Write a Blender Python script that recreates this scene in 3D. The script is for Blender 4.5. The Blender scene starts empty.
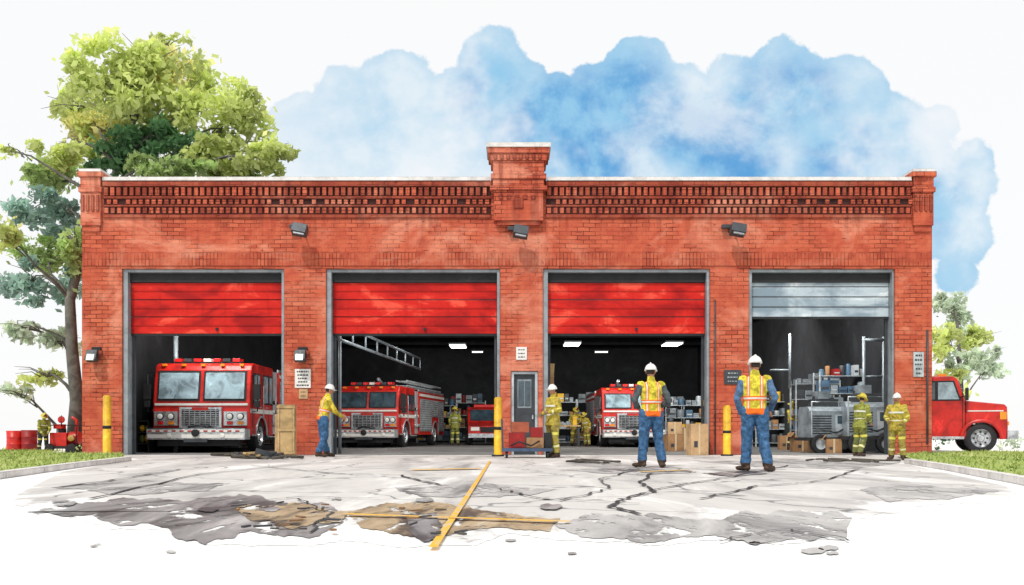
import bpy, math, random
import numpy as np
from mathutils import Vector, Matrix, noise as mn
R=random.Random(7)
scene=bpy.context.scene
F=910.0; CH=0.65; HY=431.6; S0=36.0; D0=F/S0
def PX(px): return (px-512)/S0
def PZ(py): return CH+(HY-py)/S0
def G(px,py):
    s=(py-HY)/CH; return ((px-512)/s, F/s)
def AT(px,py,d):
    s=F/d; return ((px-512)/s, d, CH+(HY-py)/s)
# ------------------------------------------------------------ node helpers
class NT:
    def __init__(s,tree): s.t=tree; s.n=tree.nodes; s.l=tree.links
    def new(s,typ,**kw):
        n=s.n.new(typ)
        for k,v in kw.items(): setattr(n,k,v)
        return n
    def setin(s,n,i,v):
        if v is None: return
        if hasattr(v,'is_output') : s.l.new(v,n.inputs[i])
        else: n.inputs[i].default_value=v
    def math(s,op,a,b=None,c=None,clamp=False):
        n=s.new('ShaderNodeMath',operation=op); n.use_clamp=clamp
        s.setin(n,0,a); s.setin(n,1,b); s.setin(n,2,c); return n.outputs[0]
    def mix(s,f,a,b,blend='MIX'):
        n=s.new('ShaderNodeMix',data_type='RGBA',blend_type=blend)
        s.setin(n,0,f)
        for i,v in ((6,a),(7,b)):
            if not hasattr(v,'is_output') and len(v)==3: v=(*v,1)
            s.setin(n,i,v)
        return n.outputs[2]
    def smooth(s,v,a,b,c=0.0,d=1.0):
        n=s.new('ShaderNodeMapRange',interpolation_type='SMOOTHSTEP')
        s.setin(n,0,v); n.inputs[1].default_value=a; n.inputs[2].default_value=b
        n.inputs[3].default_value=c; n.inputs[4].default_value=d; return n.outputs[0]
    def noise(s,vec,scale,detail=4,rough=.55,dist=0):
        n=s.new('ShaderNodeTexNoise'); s.setin(n,'Vector',vec)
        n.inputs['Scale'].default_value=scale; n.inputs['Detail'].default_value=detail
        n.inputs['Roughness'].default_value=rough; n.inputs['Distortion'].default_value=dist
        return n.outputs[0]
    def mapping(s,vec,scale=(1,1,1),loc=(0,0,0)):
        n=s.new('ShaderNodeMapping'); s.setin(n,0,vec); n.inputs[3].default_value=scale; n.inputs[1].default_value=loc
        return n.outputs[0]
def newmat(name):
    m=bpy.data.materials.new(name); m.use_nodes=True
    nt=NT(m.node_tree); b=m.node_tree.nodes['Principled BSDF']; return m,nt,b
def ink(nt,col,radius,strength=.85,inkcol=(.012,.012,.015)):
    bv=nt.new('ShaderNodeBevel'); bv.samples=2; bv.inputs[0].default_value=radius
    g=nt.new('ShaderNodeNewGeometry')
    d=nt.new('ShaderNodeVectorMath',operation='DOT_PRODUCT')
    nt.l.new(bv.outputs[0],d.inputs[0]); nt.l.new(g.outputs['Normal'],d.inputs[1])
    f=nt.smooth(d.outputs['Value'],.80,.97,strength,0.0)
    return nt.mix(f,col,inkcol)
def sc(c,k,a=0): return tuple(min(1,x*k+a) for x in c)
def mat(name,col,rough=.6,metal=0,var=.3,scale=2.5,inkr=.020,inks=.85,spec=.4,emit=0):
    m,nt,b=newmat(name)
    tc=nt.new('ShaderNodeTexCoord').outputs['Object']
    n1=nt.noise(tc,scale,4,.62,.6); n2=nt.noise(tc,scale*7,3,.6)
    c=nt.mix(nt.smooth(n1,.42,.68),(*col,1),(*sc(col,1-var),1))
    c=nt.mix(nt.smooth(n1,.42,.28),c,(*sc(col,1+var*.8,.02*var),1))
    c=nt.mix(nt.smooth(n2,.5,.75,0,.45*min(1,var*2)),c,(*sc(col,.6),1))
    if inkr: c=ink(nt,c,inkr,inks)
    nt.l.new(c,b.inputs['Base Color'])
    r=nt.math('MULTIPLY_ADD',n2,.3,rough-.15); nt.l.new(r,b.inputs['Roughness'])
    b.inputs['Metallic'].default_value=metal
    b.inputs['Specular IOR Level'].default_value=spec
    if emit:
        b.inputs['Emission Color'].default_value=(*col,1); b.inputs['Emission Strength'].default_value=emit
    return m
# ------------------------------------------------------------ mesh builder
class MB:
    def __init__(s): s.v=[];s.f=[];s.m=[];s.s=[];s.M=Matrix.Identity(4)
    def add(s,vs,fs,mi=0,sm=False):
        o=len(s.v); s.v+= [tuple(s.M@Vector(v)) for v in vs]
        for f in fs: s.f.append([i+o for i in f]); s.m.append(mi); s.s.append(sm)
    def box(s,x0,x1,y0,y1,z0,z1,mi=0):
        vs=[(x,y,z) for z in (z0,z1) for y in (y0,y1) for x in (x0,x1)]
        s.add(vs,[(0,2,3,1),(4,5,7,6),(0,1,5,4),(1,3,7,5),(3,2,6,7),(2,0,4,6)],mi)
    def boxm(s,M,sx,sy,sz,mi=0):
        o=s.M; s.M=o@M; s.box(-sx/2,sx/2,-sy/2,sy/2,-sz/2,sz/2,mi); s.M=o
    def prism(s,poly,x0,x1,mi=0):   # poly in (y,z), extruded along x
        n=len(poly); vs=[(x0,a,b) for a,b in poly]+[(x1,a,b) for a,b in poly]
        fs=[list(range(n))[::-1],list(range(n,2*n))]+[(i,(i+1)%n,n+(i+1)%n,n+i) for i in range(n)]
        s.add(vs,fs,mi)
    def tube(s,pts,rad,mi=0,seg=8,hint=(1,0,0),cap=True,sm=True):
        pts=[Vector(p) for p in pts]; n=len(pts); vs=[];fs=[]
        hint=Vector(hint)
        for i,p in enumerate(pts):
            t=(pts[min(i+1,n-1)]-pts[max(i-1,0)]).normalized()
            a=hint-t*hint.dot(t)
            if a.length<.05: a=Vector((0,1,0))-t*t.y
            if a.length<.05: a=Vector((0,0,1))-t*t.z
            a.normalize(); b=t.cross(a)
            r=rad[i] if isinstance(rad,(list,tuple)) else rad
            rx,ry=(r if isinstance(r,tuple) else (r,r))
            for k in range(seg):
                an=2*math.pi*k/seg; vs.append(p+a*math.cos(an)*rx+b*math.sin(an)*ry)
        for i in range(n-1):
            for k in range(seg):
                k2=(k+1)%seg; fs.append((i*seg+k,i*seg+k2,(i+1)*seg+k2,(i+1)*seg+k))
        if cap:
            fs.append(tuple(range(seg))[::-1]); fs.append(tuple(range((n-1)*seg,n*seg)))
        s.add(vs,fs,mi,sm)
    def capsule(s,p,q,r0,r1,mi=0,seg=12,hint=(1,0,0),flat=1.0):
        p=Vector(p);q=Vector(q);d=(q-p); L=d.length; d=d/L if L else Vector((0,0,1))
        pts=[];rad=[]
        for a in (80,55,28): 
            a=math.radians(a); pts.append(p-d*r0*math.sin(a)); rad.append((r0*math.cos(a),r0*math.cos(a)*flat))
        for k in (0,.5,1): pts.append(p+d*L*k); r=r0+(r1-r0)*k; rad.append((r,r*flat))
        for a in (28,55,80):
            a=math.radians(a); pts.append(q+d*r1*math.sin(a)); rad.append((r1*math.cos(a),r1*math.cos(a)*flat))
        s.tube(pts,rad,mi,seg,hint)
    def ell(s,c,r,mi=0,nu=16,nv=10,z0=-1,z1=1):
        c=Vector(c); vs=[];fs=[]
        for j in range(nv+1):
            a=(math.asin(z0)+(math.asin(z1)-math.asin(z0))*j/nv)
            for i in range(nu):
                b=2*math.pi*i/nu
                vs.append((c.x+r[0]*math.cos(a)*math.cos(b),c.y+r[1]*math.cos(a)*math.sin(b),c.z+r[2]*math.sin(a)))
        for j in range(nv):
            for i in range(nu):
                k=(i+1)%nu; fs.append((j*nu+i,j*nu+k,(j+1)*nu+k,(j+1)*nu+i))
        s.add(vs,fs,mi,True)
    def lathe(s,prof,axis='x',c=(0,0,0),mi=0,seg=24):
        vs=[];n=len(prof)
        for a,r in prof:
            for k in range(seg):
                t=2*math.pi*k/seg; u,w=r*math.cos(t),r*math.sin(t)
                p={'x':(a,u,w),'y':(u,a,w),'z':(u,w,a)}[axis]
                vs.append((p[0]+c[0],p[1]+c[1],p[2]+c[2]))
        for i in range(n-1):
            fs=[(i*seg+k,i*seg+(k+1)%seg,(i+1)*seg+(k+1)%seg,(i+1)*seg+k) for k in range(seg)]
            if i==0: s.add(vs,fs,mi[0] if isinstance(mi,list) else mi,True); o=len(s.v)-len(vs)
            else:
                for f in fs: s.f.append([q+o for q in f]); s.m.append(mi[i] if isinstance(mi,list) else mi); s.s.append(True)
    def cyl(s,c,r,h,axis='z',mi=0,seg=20):
        s.lathe([(0,.0001),(0,r),(h,r),(h,.0001)],axis,c,mi,seg)
    def build(s,name,mats,parent=None,bevel=0,loc=None,rot=0,scale=1):
        me=bpy.data.meshes.new(name); me.from_pydata(s.v,[],s.f)
        for m in mats: me.materials.append(m)
        me.polygons.foreach_set('material_index',s.m); me.polygons.foreach_set('use_smooth',s.s)
        me.update()
        ob=bpy.data.objects.new(name,me); scene.collection.objects.link(ob)
        if loc: ob.location=loc
        ob.rotation_euler[2]=rot; ob.scale=(scale,)*3
        if parent: ob.parent=parent
        if bevel:
            b=ob.modifiers.new('bevel','BEVEL'); b.width=bevel; b.segments=2; b.limit_method='ANGLE'; b.angle_limit=.7
            b.harden_normals=False
        return ob
def empty(name,loc=(0,0,0),rot=0,scale=1):
    e=bpy.data.objects.new(name,None); e.location=loc; e.rotation_euler[2]=rot; e.scale=(scale,)*3
    e.empty_display_size=.3; scene.collection.objects.link(e); return e
def T(x,y,z,rx=0,ry=0,rz=0):
    return Matrix.Translation((x,y,z))@Matrix.Rotation(rz,4,'Z')@Matrix.Rotation(ry,4,'Y')@Matrix.Rotation(rx,4,'X')
# ------------------------------------------------------------ materials
def brick_mat(name,soldier=False,dark=0.0):
    m,nt,b=newmat(name)
    tc=nt.new('ShaderNodeTexCoord').outputs['Object']
    sp=nt.new('ShaderNodeSeparateXYZ'); nt.l.new(tc,sp.inputs[0])
    xy=nt.math('ADD',sp.outputs[0],sp.outputs[1])
    wob=nt.math('MULTIPLY_ADD',nt.noise(tc,1.2,2),.06,-.03)
    z=nt.math('ADD',sp.outputs[2],wob)
    cv=nt.new('ShaderNodeCombineXYZ')
    if soldier: nt.l.new(z,cv.inputs[0]); nt.l.new(xy,cv.inputs[1])
    else: nt.l.new(xy,cv.inputs[0]); nt.l.new(z,cv.inputs[1])
    br=nt.new('ShaderNodeTexBrick'); nt.l.new(cv.outputs[0],br.inputs[0])
    if soldier: br.offset=0
    br.inputs['Color1'].default_value=(.56,.135,.072,1); br.inputs['Color2'].default_value=(.36,.062,.036,1)
    br.inputs['Mortar'].default_value=(.11,.024,.017,1)
    br.inputs['Scale'].default_value=1; br.inputs['Mortar Size'].default_value=.010; br.inputs['Mortar Smooth'].default_value=.15
    br.inputs['Bias'].default_value=-.15
    br.inputs['Brick Width'].default_value=.34 if soldier else .33; br.inputs['Row Height'].default_value=.1 if soldier else .115
    fade=nt.smooth(nt.noise(tc,1.1,4),.40,.60,.15,1)
    wash=nt.noise(nt.mapping(tc,(.5,.5,.8),(3,1,2)),1.0,6,.65,.8)
    base=nt.mix(nt.smooth(nt.noise(tc,3,4),.35,.7),(.55,.128,.068),(.42,.075,.044))
    c=nt.mix(fade,base,br.outputs[0])
    c=nt.mix(nt.smooth(wash,.47,.68,0,.6),c,(.76,.33,.22))
    c=nt.mix(nt.smooth(wash,.44,.28,0,.5),c,(.27,.038,.024))
    # short pen-like dashes along some joints
    dash=nt.noise(nt.mapping(cv.outputs[0],(3.5,26,1)),1,2,.5)
    c=nt.mix(nt.smooth(dash,.66,.70,0,.7),c,(.05,.014,.012))
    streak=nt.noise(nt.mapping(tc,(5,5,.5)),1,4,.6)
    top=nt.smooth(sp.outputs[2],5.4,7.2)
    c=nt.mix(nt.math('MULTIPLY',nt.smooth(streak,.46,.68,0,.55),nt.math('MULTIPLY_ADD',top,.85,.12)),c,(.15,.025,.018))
    low=nt.smooth(sp.outputs[2],.5,0,0,.4); c=nt.mix(low,c,(.17,.05,.04))
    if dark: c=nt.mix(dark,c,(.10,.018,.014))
    c=ink(nt,c,.026,.9)
    nt.l.new(c,b.inputs['Base Color']); b.inputs['Roughness'].default_value=.9; b.inputs['Specular IOR Level'].default_value=.12
    bp=nt.new('ShaderNodeBump'); bp.inputs['Strength'].default_value=.35; bp.inputs['Distance'].default_value=.01
    nt.l.new(nt.math('ADD',nt.math('SUBTRACT',1,br.outputs['Fac']),nt.math('MULTIPLY',nt.noise(tc,25,2),.6)),bp.inputs['Height']); nt.l.new(bp.outputs[0],b.inputs['Normal'])
    return m
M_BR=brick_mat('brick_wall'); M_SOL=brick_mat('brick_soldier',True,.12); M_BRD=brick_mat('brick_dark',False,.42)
M_GAPSHADE=mat('cornice_painted_shade',(.05,.014,.012),.9,0,.6,3,inkr=0)  # near-black colour paints shade into the gaps between cornice bricks
def door_mat(name,col,hi,lo):
    m,nt,b=newmat(name); tc=nt.new('ShaderNodeTexCoord').outputs['Object']
    w=nt.noise(nt.mapping(tc,(.6,.6,1.3)),1.0,5,.6,.5)
    c=nt.mix(nt.smooth(w,.46,.62),col,lo); c=nt.mix(nt.smooth(w,.45,.36),c,hi)
    st=nt.noise(nt.mapping(tc,(9,9,.8)),1,3); c=nt.mix(nt.smooth(st,.55,.75,0,.4),c,lo)
    c=ink(nt,c,.03,.8,(.06,.005,.005))
    nt.l.new(c,b.inputs['Base Color']); b.inputs['Roughness'].default_value=.6; b.inputs['Specular IOR Level'].default_value=.2; return m
M_RDOOR=door_mat('red_door_paint',(.58,.016,.010),(.80,.085,.05),(.33,.006,.006))
M_SDOOR=door_mat('silver_door',(.46,.54,.60),(.76,.82,.86),(.22,.29,.35))
M_FRAME=mat('door_frame_grey',(.30,.34,.37),.5,.2)
M_WHITE=mat('white_paint',(.78,.77,.74),.5,0,.12)
M_COP=mat('stone_coping',(.7,.68,.66),.7,0,.25)
M_BLK=mat('black_rubber',(.018,.019,.022),.7,0,.3,inkr=0)
M_DKG=mat('dark_grey_metal',(.06,.068,.078),.5,.3,inkr=0)
M_GREY=mat('grey_metal',(.27,.32,.36),.45,.2,.45)
M_LGREY=mat('light_grey_metal',(.5,.56,.6),.4,.2,.4)
M_CHR=mat('chrome',(.62,.66,.7),.3,.6,.5,4)
M_RED=mat('red_truck_paint',(.58,.020,.014),.38,0,.5,1.6,spec=.45)
M_REDD=mat('dark_red',(.30,.012,.012),.5,0,.4)
M_GLASS=mat('window_glass',(.32,.45,.52),.18,0,.6,2.2,spec=.6)
M_GLASSD=mat('dark_glass',(.05,.085,.11),.12,0,.6,2.2,spec=.8)
M_LENS=mat('lamp_lens',(.85,.85,.8),.15,0,.1,inkr=.008)
M_AMB=mat('amber_lens',(.85,.28,.02),.3,0,.2,inkr=0)
M_RLENS=mat('red_lens',(.75,.02,.02),.25,0,.2)
M_YEL=mat('yellow_paint',(.78,.46,.02),.5,0,.45)
M_CARD=mat('cardboard',(.38,.21,.10),.85,0,.4)
M_CARD2=mat('pale_cardboard',(.56,.37,.20),.85,0,.35)
M_WOOD=mat('plywood',(.52,.36,.17),.8,0,.45)
M_TAPE=mat('packing_tape',(.62,.48,.3),.4,0,.2,inkr=0)
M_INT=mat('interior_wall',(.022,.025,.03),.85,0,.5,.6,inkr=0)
M_TEXT=mat('sign_text',(.05,.05,.06),.7,0,.1,inkr=0)
M_FLOOR=mat('floor_concrete',(.20,.20,.20),.55,0,.45,.8,inkr=0)
M_HOSE=mat('hose_canvas',(.10,.09,.075),.8,0,.4,inkr=0)
M_BARK=mat('bark',(.14,.135,.12),.9,0,.5,3,inkr=0)
M_LAMP=mat('tube_light',(1,.97,.9),.5,0,0,inkr=0,emit=3.5)
M_BRASS=mat('brass',(.55,.33,.1),.35,.6,.3)
M_BLUEQ=mat('blue_equipment',(.08,.16,.26),.5,.1,.4)
# ------------------------------------------------------------ FIRE STATION
st=empty('fire_station',(0,D0,0))
def fb(mb,px0,px1,py0,py1,y0,y1,mi=0):
    mb.box(PX(px0),PX(px1),y0,y1,PZ(max(py0,py1)),PZ(min(py0,py1)),mi)
ZL=PZ(269); ZT=PZ(181); DEP=30
w=MB()
bays=[(122,284),(326,500),(543,710),(749,895)]
for a,b_ in ((82,122),(284,326),(710,749),(895,932)): w.box(PX(a),PX(b_),0,.45,-.02,ZL)
w.box(PX(500),PX(511),0,.45,-.02,ZL); w.box(PX(538),PX(543),0,.45,-.02,ZL); w.box(PX(511),PX(538),0,.45,PZ(371),ZL)
w.box(PX(82),PX(932),0,.45,ZL,ZT)
w.box(PX(82),PX(82)+.35,.45,DEP,-.02,ZT-.3); w.box(PX(932)-.35,PX(932),.45,DEP,-.02,ZT-.3)
w.box(PX(82),PX(932),DEP,DEP+.3,-.02,ZT-.3)
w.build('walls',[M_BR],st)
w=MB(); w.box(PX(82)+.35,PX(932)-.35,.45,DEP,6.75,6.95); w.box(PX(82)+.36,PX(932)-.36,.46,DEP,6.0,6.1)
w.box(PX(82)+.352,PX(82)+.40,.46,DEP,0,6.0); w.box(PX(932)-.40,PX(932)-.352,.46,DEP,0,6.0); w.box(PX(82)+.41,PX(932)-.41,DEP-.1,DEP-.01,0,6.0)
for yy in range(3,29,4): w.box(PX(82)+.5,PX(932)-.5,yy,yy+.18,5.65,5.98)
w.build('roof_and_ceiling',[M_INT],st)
w=MB(); w.box(PX(82)+.42,PX(932)-.42,-.0,DEP-.12,.004,.012); w.build('floor',[M_FLOOR],st)
w=MB(); fb(w,82.5,931.5,253,266,-.03,.0); w.build('soldier_course',[M_SOL],st)
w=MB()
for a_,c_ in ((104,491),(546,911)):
    fb(w,a_,c_,187,216,-.006,0,2)  # backing sheet carrying the painted gap shade
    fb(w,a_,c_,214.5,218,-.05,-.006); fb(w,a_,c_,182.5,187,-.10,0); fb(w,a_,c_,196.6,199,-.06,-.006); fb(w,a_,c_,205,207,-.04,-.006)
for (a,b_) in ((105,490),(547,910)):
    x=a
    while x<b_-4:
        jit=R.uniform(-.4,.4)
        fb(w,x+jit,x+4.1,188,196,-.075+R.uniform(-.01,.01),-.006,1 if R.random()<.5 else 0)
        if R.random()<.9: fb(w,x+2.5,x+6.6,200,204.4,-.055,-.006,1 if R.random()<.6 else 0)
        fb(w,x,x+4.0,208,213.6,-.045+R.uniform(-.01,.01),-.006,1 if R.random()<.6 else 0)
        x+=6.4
w.build('brick_cornice',[M_BRD,M_BR,M_GAPSHADE],st)
w=MB()
for a,b_ in ((81,103),(911,933)):
    fb(w,a,b_,170,173,-.14,.6,1); fb(w,a-1,b_+1,173,178,-.16,.6,0); fb(w,a+1,b_-1,178,188,-.10,.55,0)
    fb(w,a-.5,b_+.5,188,193,-.13,.5,0); fb(w,a+1,b_-1,193,226,-.09,.0,0); fb(w,a+2.5,b_-2.5,226,232,-.05,0,0)
    for k in range(4): fb(w,a+2+k*5,a+4.6+k*5,196,212,-.12,-.09,2)
fb(w,486.5,550.5,146,150.5,-.34,.9,1); fb(w,488,549,150.5,156,-.31,.86,0); fb(w,490.5,546.5,156,163,-.27,.82,0)
fb(w,493,544,163,176,-.22,.78,0); fb(w,491,546,176,181,-.26,.8,0); fb(w,493,544,181,188,-.22,.6,0)
fb(w,490,547,188,192,-.26,.0,0); fb(w,494,543,192,222,-.2,.0,0); fb(w,497,540,222,226,-.14,0,0)
for k in range(8): fb(w,494+k*6.3,497+k*6.3,157.5,162,-.30,-.27,2)
for k in range(5): fb(w,499+k*8,503+k*8,197,201,-.225,-.2,2)
fb(w,514,523,200,210,-.24,-.2,2)
w.build('corner_piers_and_tower',[M_BR,M_COP,M_BRD],st)
w=MB(); fb(w,103.5,490,177.5,181.2,-.08,.52); fb(w,547,910.5,177.5,181.2,-.08,.52); w.build('parapet_coping',[M_COP],st)
for i,(a,b_) in enumerate(bays):
    w=MB()
    fr=5 if i!=3 else 3.5
    w.box(PX(a)+.002,PX(a+fr),.06,.4,0,ZL-.002,1); w.box(PX(b_-fr*.6),PX(b_)-.002,.06,.4,0,ZL-.002,1)
    w.box(PX(a+fr),PX(b_-fr*.6),.06,.42,PZ(272),ZL-.002,1)
    w.box(PX(a+fr),PX(b_-fr*.6),.2,.30,PZ(281),PZ(272),2)  # black strip added to paint the shadow gap above the door
    top,bot=((281,333) if i<3 else (275,316)); n=3 if i<3 else 4
    x0,x1=PX(a+fr)+.01,PX(b_-fr*.6)-.01
    hh=(PZ(top)-PZ(bot))/n
    for k in range(n):
        z0=PZ(bot)+k*hh
        w.box(x0,x1,.26,.32,z0+.012,z0+hh-.012,0)
        if i<3 : w.box(x0,x1,.245,.26,z0+hh*.47,z0+hh*.53,0)
    w.box(x0,x1,.27,.31,PZ(bot)-.05,PZ(bot)+.012,2)
    if i<3: w.box((x0+x1)/2+.25,(x0+x1)/2+.31,.2,.26,PZ(bot)+.1,PZ(bot)+.17,2)
    for xx in (x0+.04,x1-.04): w.box(xx-.03,xx+.03,.34,.42,0,PZ(bot),3); w.box(xx-.03,xx+.03,.5,4,4.95,5.03,3)
    w.box(x0+.05,x1-.05,.8,3.6,5.06,5.11,2)
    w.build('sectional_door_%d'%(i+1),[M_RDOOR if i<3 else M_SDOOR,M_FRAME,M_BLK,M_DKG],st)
w=MB(); fb(w,511.2,514,371.5,455,.05,.3,1); fb(w,535,537.8,371.5,455,.05,.3,1); fb(w,514,535,371.5,374,.05,.3,1)
fb(w,514,535,374,455,.14,.2,0); fb(w,517.5,531.5,379,408,.125,.14,2); fb(w,518.5,524,381,406,.115,.125,3); fb(w,525,530.5,381,406,.115,.125,3)
w.box(PX(532),PX(533.5),.08,.14,1.0,1.12,1)
w.build('entry_door',[M_DKG,M_LGREY,M_GREY,M_GLASSD],st)
def flood(px,py,kind=0):
    e=empty('wall_floodlight' if kind==0 else 'wall_lantern',(PX(px),D0,PZ(py)))
    w=MB(); w.box(-.13,.13,-.06,0,.0,.22,1)
    if kind==0:
        w.tube([(0,-.05,.1),(0,-.3,.14),(0,-.42,.05)],.025,1); w.boxm(T(0.02,-.48,-.02,math.radians(-20),.18),.40,.3,.26,0)
        w.boxm(T(0.02,-.60,-.12,math.radians(-20),.18),.30,.05,.08,2); w.box(-.34,-.12,-.2,-.05,.1,.2,0)
    else:
        w.box(-.06,.06,-.2,-.05,.02,.1,0); w.boxm(T(-.02,-.24,-.05,math.radians(-25)),.3,.2,.3,0); w.boxm(T(-.02,-.36,-.09,math.radians(-25)),.22,.04,.2,2)
        w.ell((.14,-.14,.02),(.09,.09,.11),3,10,6)
    w.build('lamp_body',[M_DKG,M_BLK,M_LGREY,M_BRD],e,.01)
flood(303,233); flood(520,235); flood(733,233); flood(97,355,1); flood(303,355,1)
def sign(px0,px1,py0,py1,mats,lines=5,name='notice_sign'):
    cx,cz=(PX(px0)+PX(px1))/2,(PZ(py0)+PZ(py1))/2; W=(px1-px0)/S0; H=(py1-py0)/S0
    e=empty(name,(cx,D0,cz)); w=MB()
    w.box(-W/2,W/2,-.03,-.002,-H/2,H/2,0)
    for k in range(lines):
        z=H/2-H*(k+.8)/(lines+.6); ww=W*R.uniform(.5,.8)/2
        x=-ww
        while x<ww:
            l=R.uniform(.03,.07); w.box(x,min(x+l,ww),-.036,-.03,z-H*.035,z+H*.035,1); x+=l+.02
    w.build('panel',mats,e,.004)
sign(295,311,369,388,[M_WHITE,M_TEXT],5); sign(516,527,347,360,[M_WHITE,M_TEXT],3)
sign(724,741,370,384.5,[M_DKG,M_LGREY],3,'wall_plaque'); sign(913,923.5,352,377,[M_LGREY,M_TEXT],5)
sign(299,308,389,399,[M_CARD2,M_TEXT],2)
w=MB(); w.tube([(PX(715),D0-.03,0),(PX(715),D0-.03,PZ(300))],.02,0); w.tube([(PX(927),D0-.03,0.3),(PX(927),D0-.03,PZ(330))],.03,0); w.build('wall_conduit',[M_DKG])
def tubes(lst):
    for px,py,wp in lst:
        d=(5.55-CH)/(HY-py)*F; x=(px-512)/F*d; ww=wp/F*d
        e=empty('ceiling_tube_light',(x,d,5.5)); w=MB(); w.box(-ww/2,ww/2,-.9,.9,.0,.08,0); w.box(-ww/2+.05,ww/2-.05,-.85,.85,-.06,0,1); w.build('fixture',[M_GREY,M_LAMP],e)
tubes([(572,343,17),(600,352,14),(672,343,18),(668,356,14),(458,345,17),(478,352,12),(822,361,18),(846,354,14),(455,356,12),(640,362,10),(590,362,8),(470,362,8),(835,369,9)])
def arealight(x,y,z,e,sx=3,sy=.5,tilt=35):
    l=bpy.data.lights.new('bay_fill','AREA'); l.shape='RECTANGLE'; l.size=sx; l.size_y=sy; l.energy=e; l.color=(1,.96,.9)
    o=bpy.data.objects.new('bay_fill_light',l); o.location=(x,y,z); o.rotation_euler=(math.radians(tilt),0,0); scene.collection.objects.link(o)
for i,(a,b_) in enumerate(bays): arealight(PX((a+b_)/2),D0+1.4,4.75,(230,230,230,320)[i],3,.4,52)  # added fill lamps behind the doors, no fixtures, aimed at truck fronts
for a,e_ in ((430,230),(625,230),(820,300)): arealight(PX(a),D0+9,5.5,e_,3,.4,38)  # added fill lamps deeper in, no fixtures, supplementing the ceiling tubes
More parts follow.
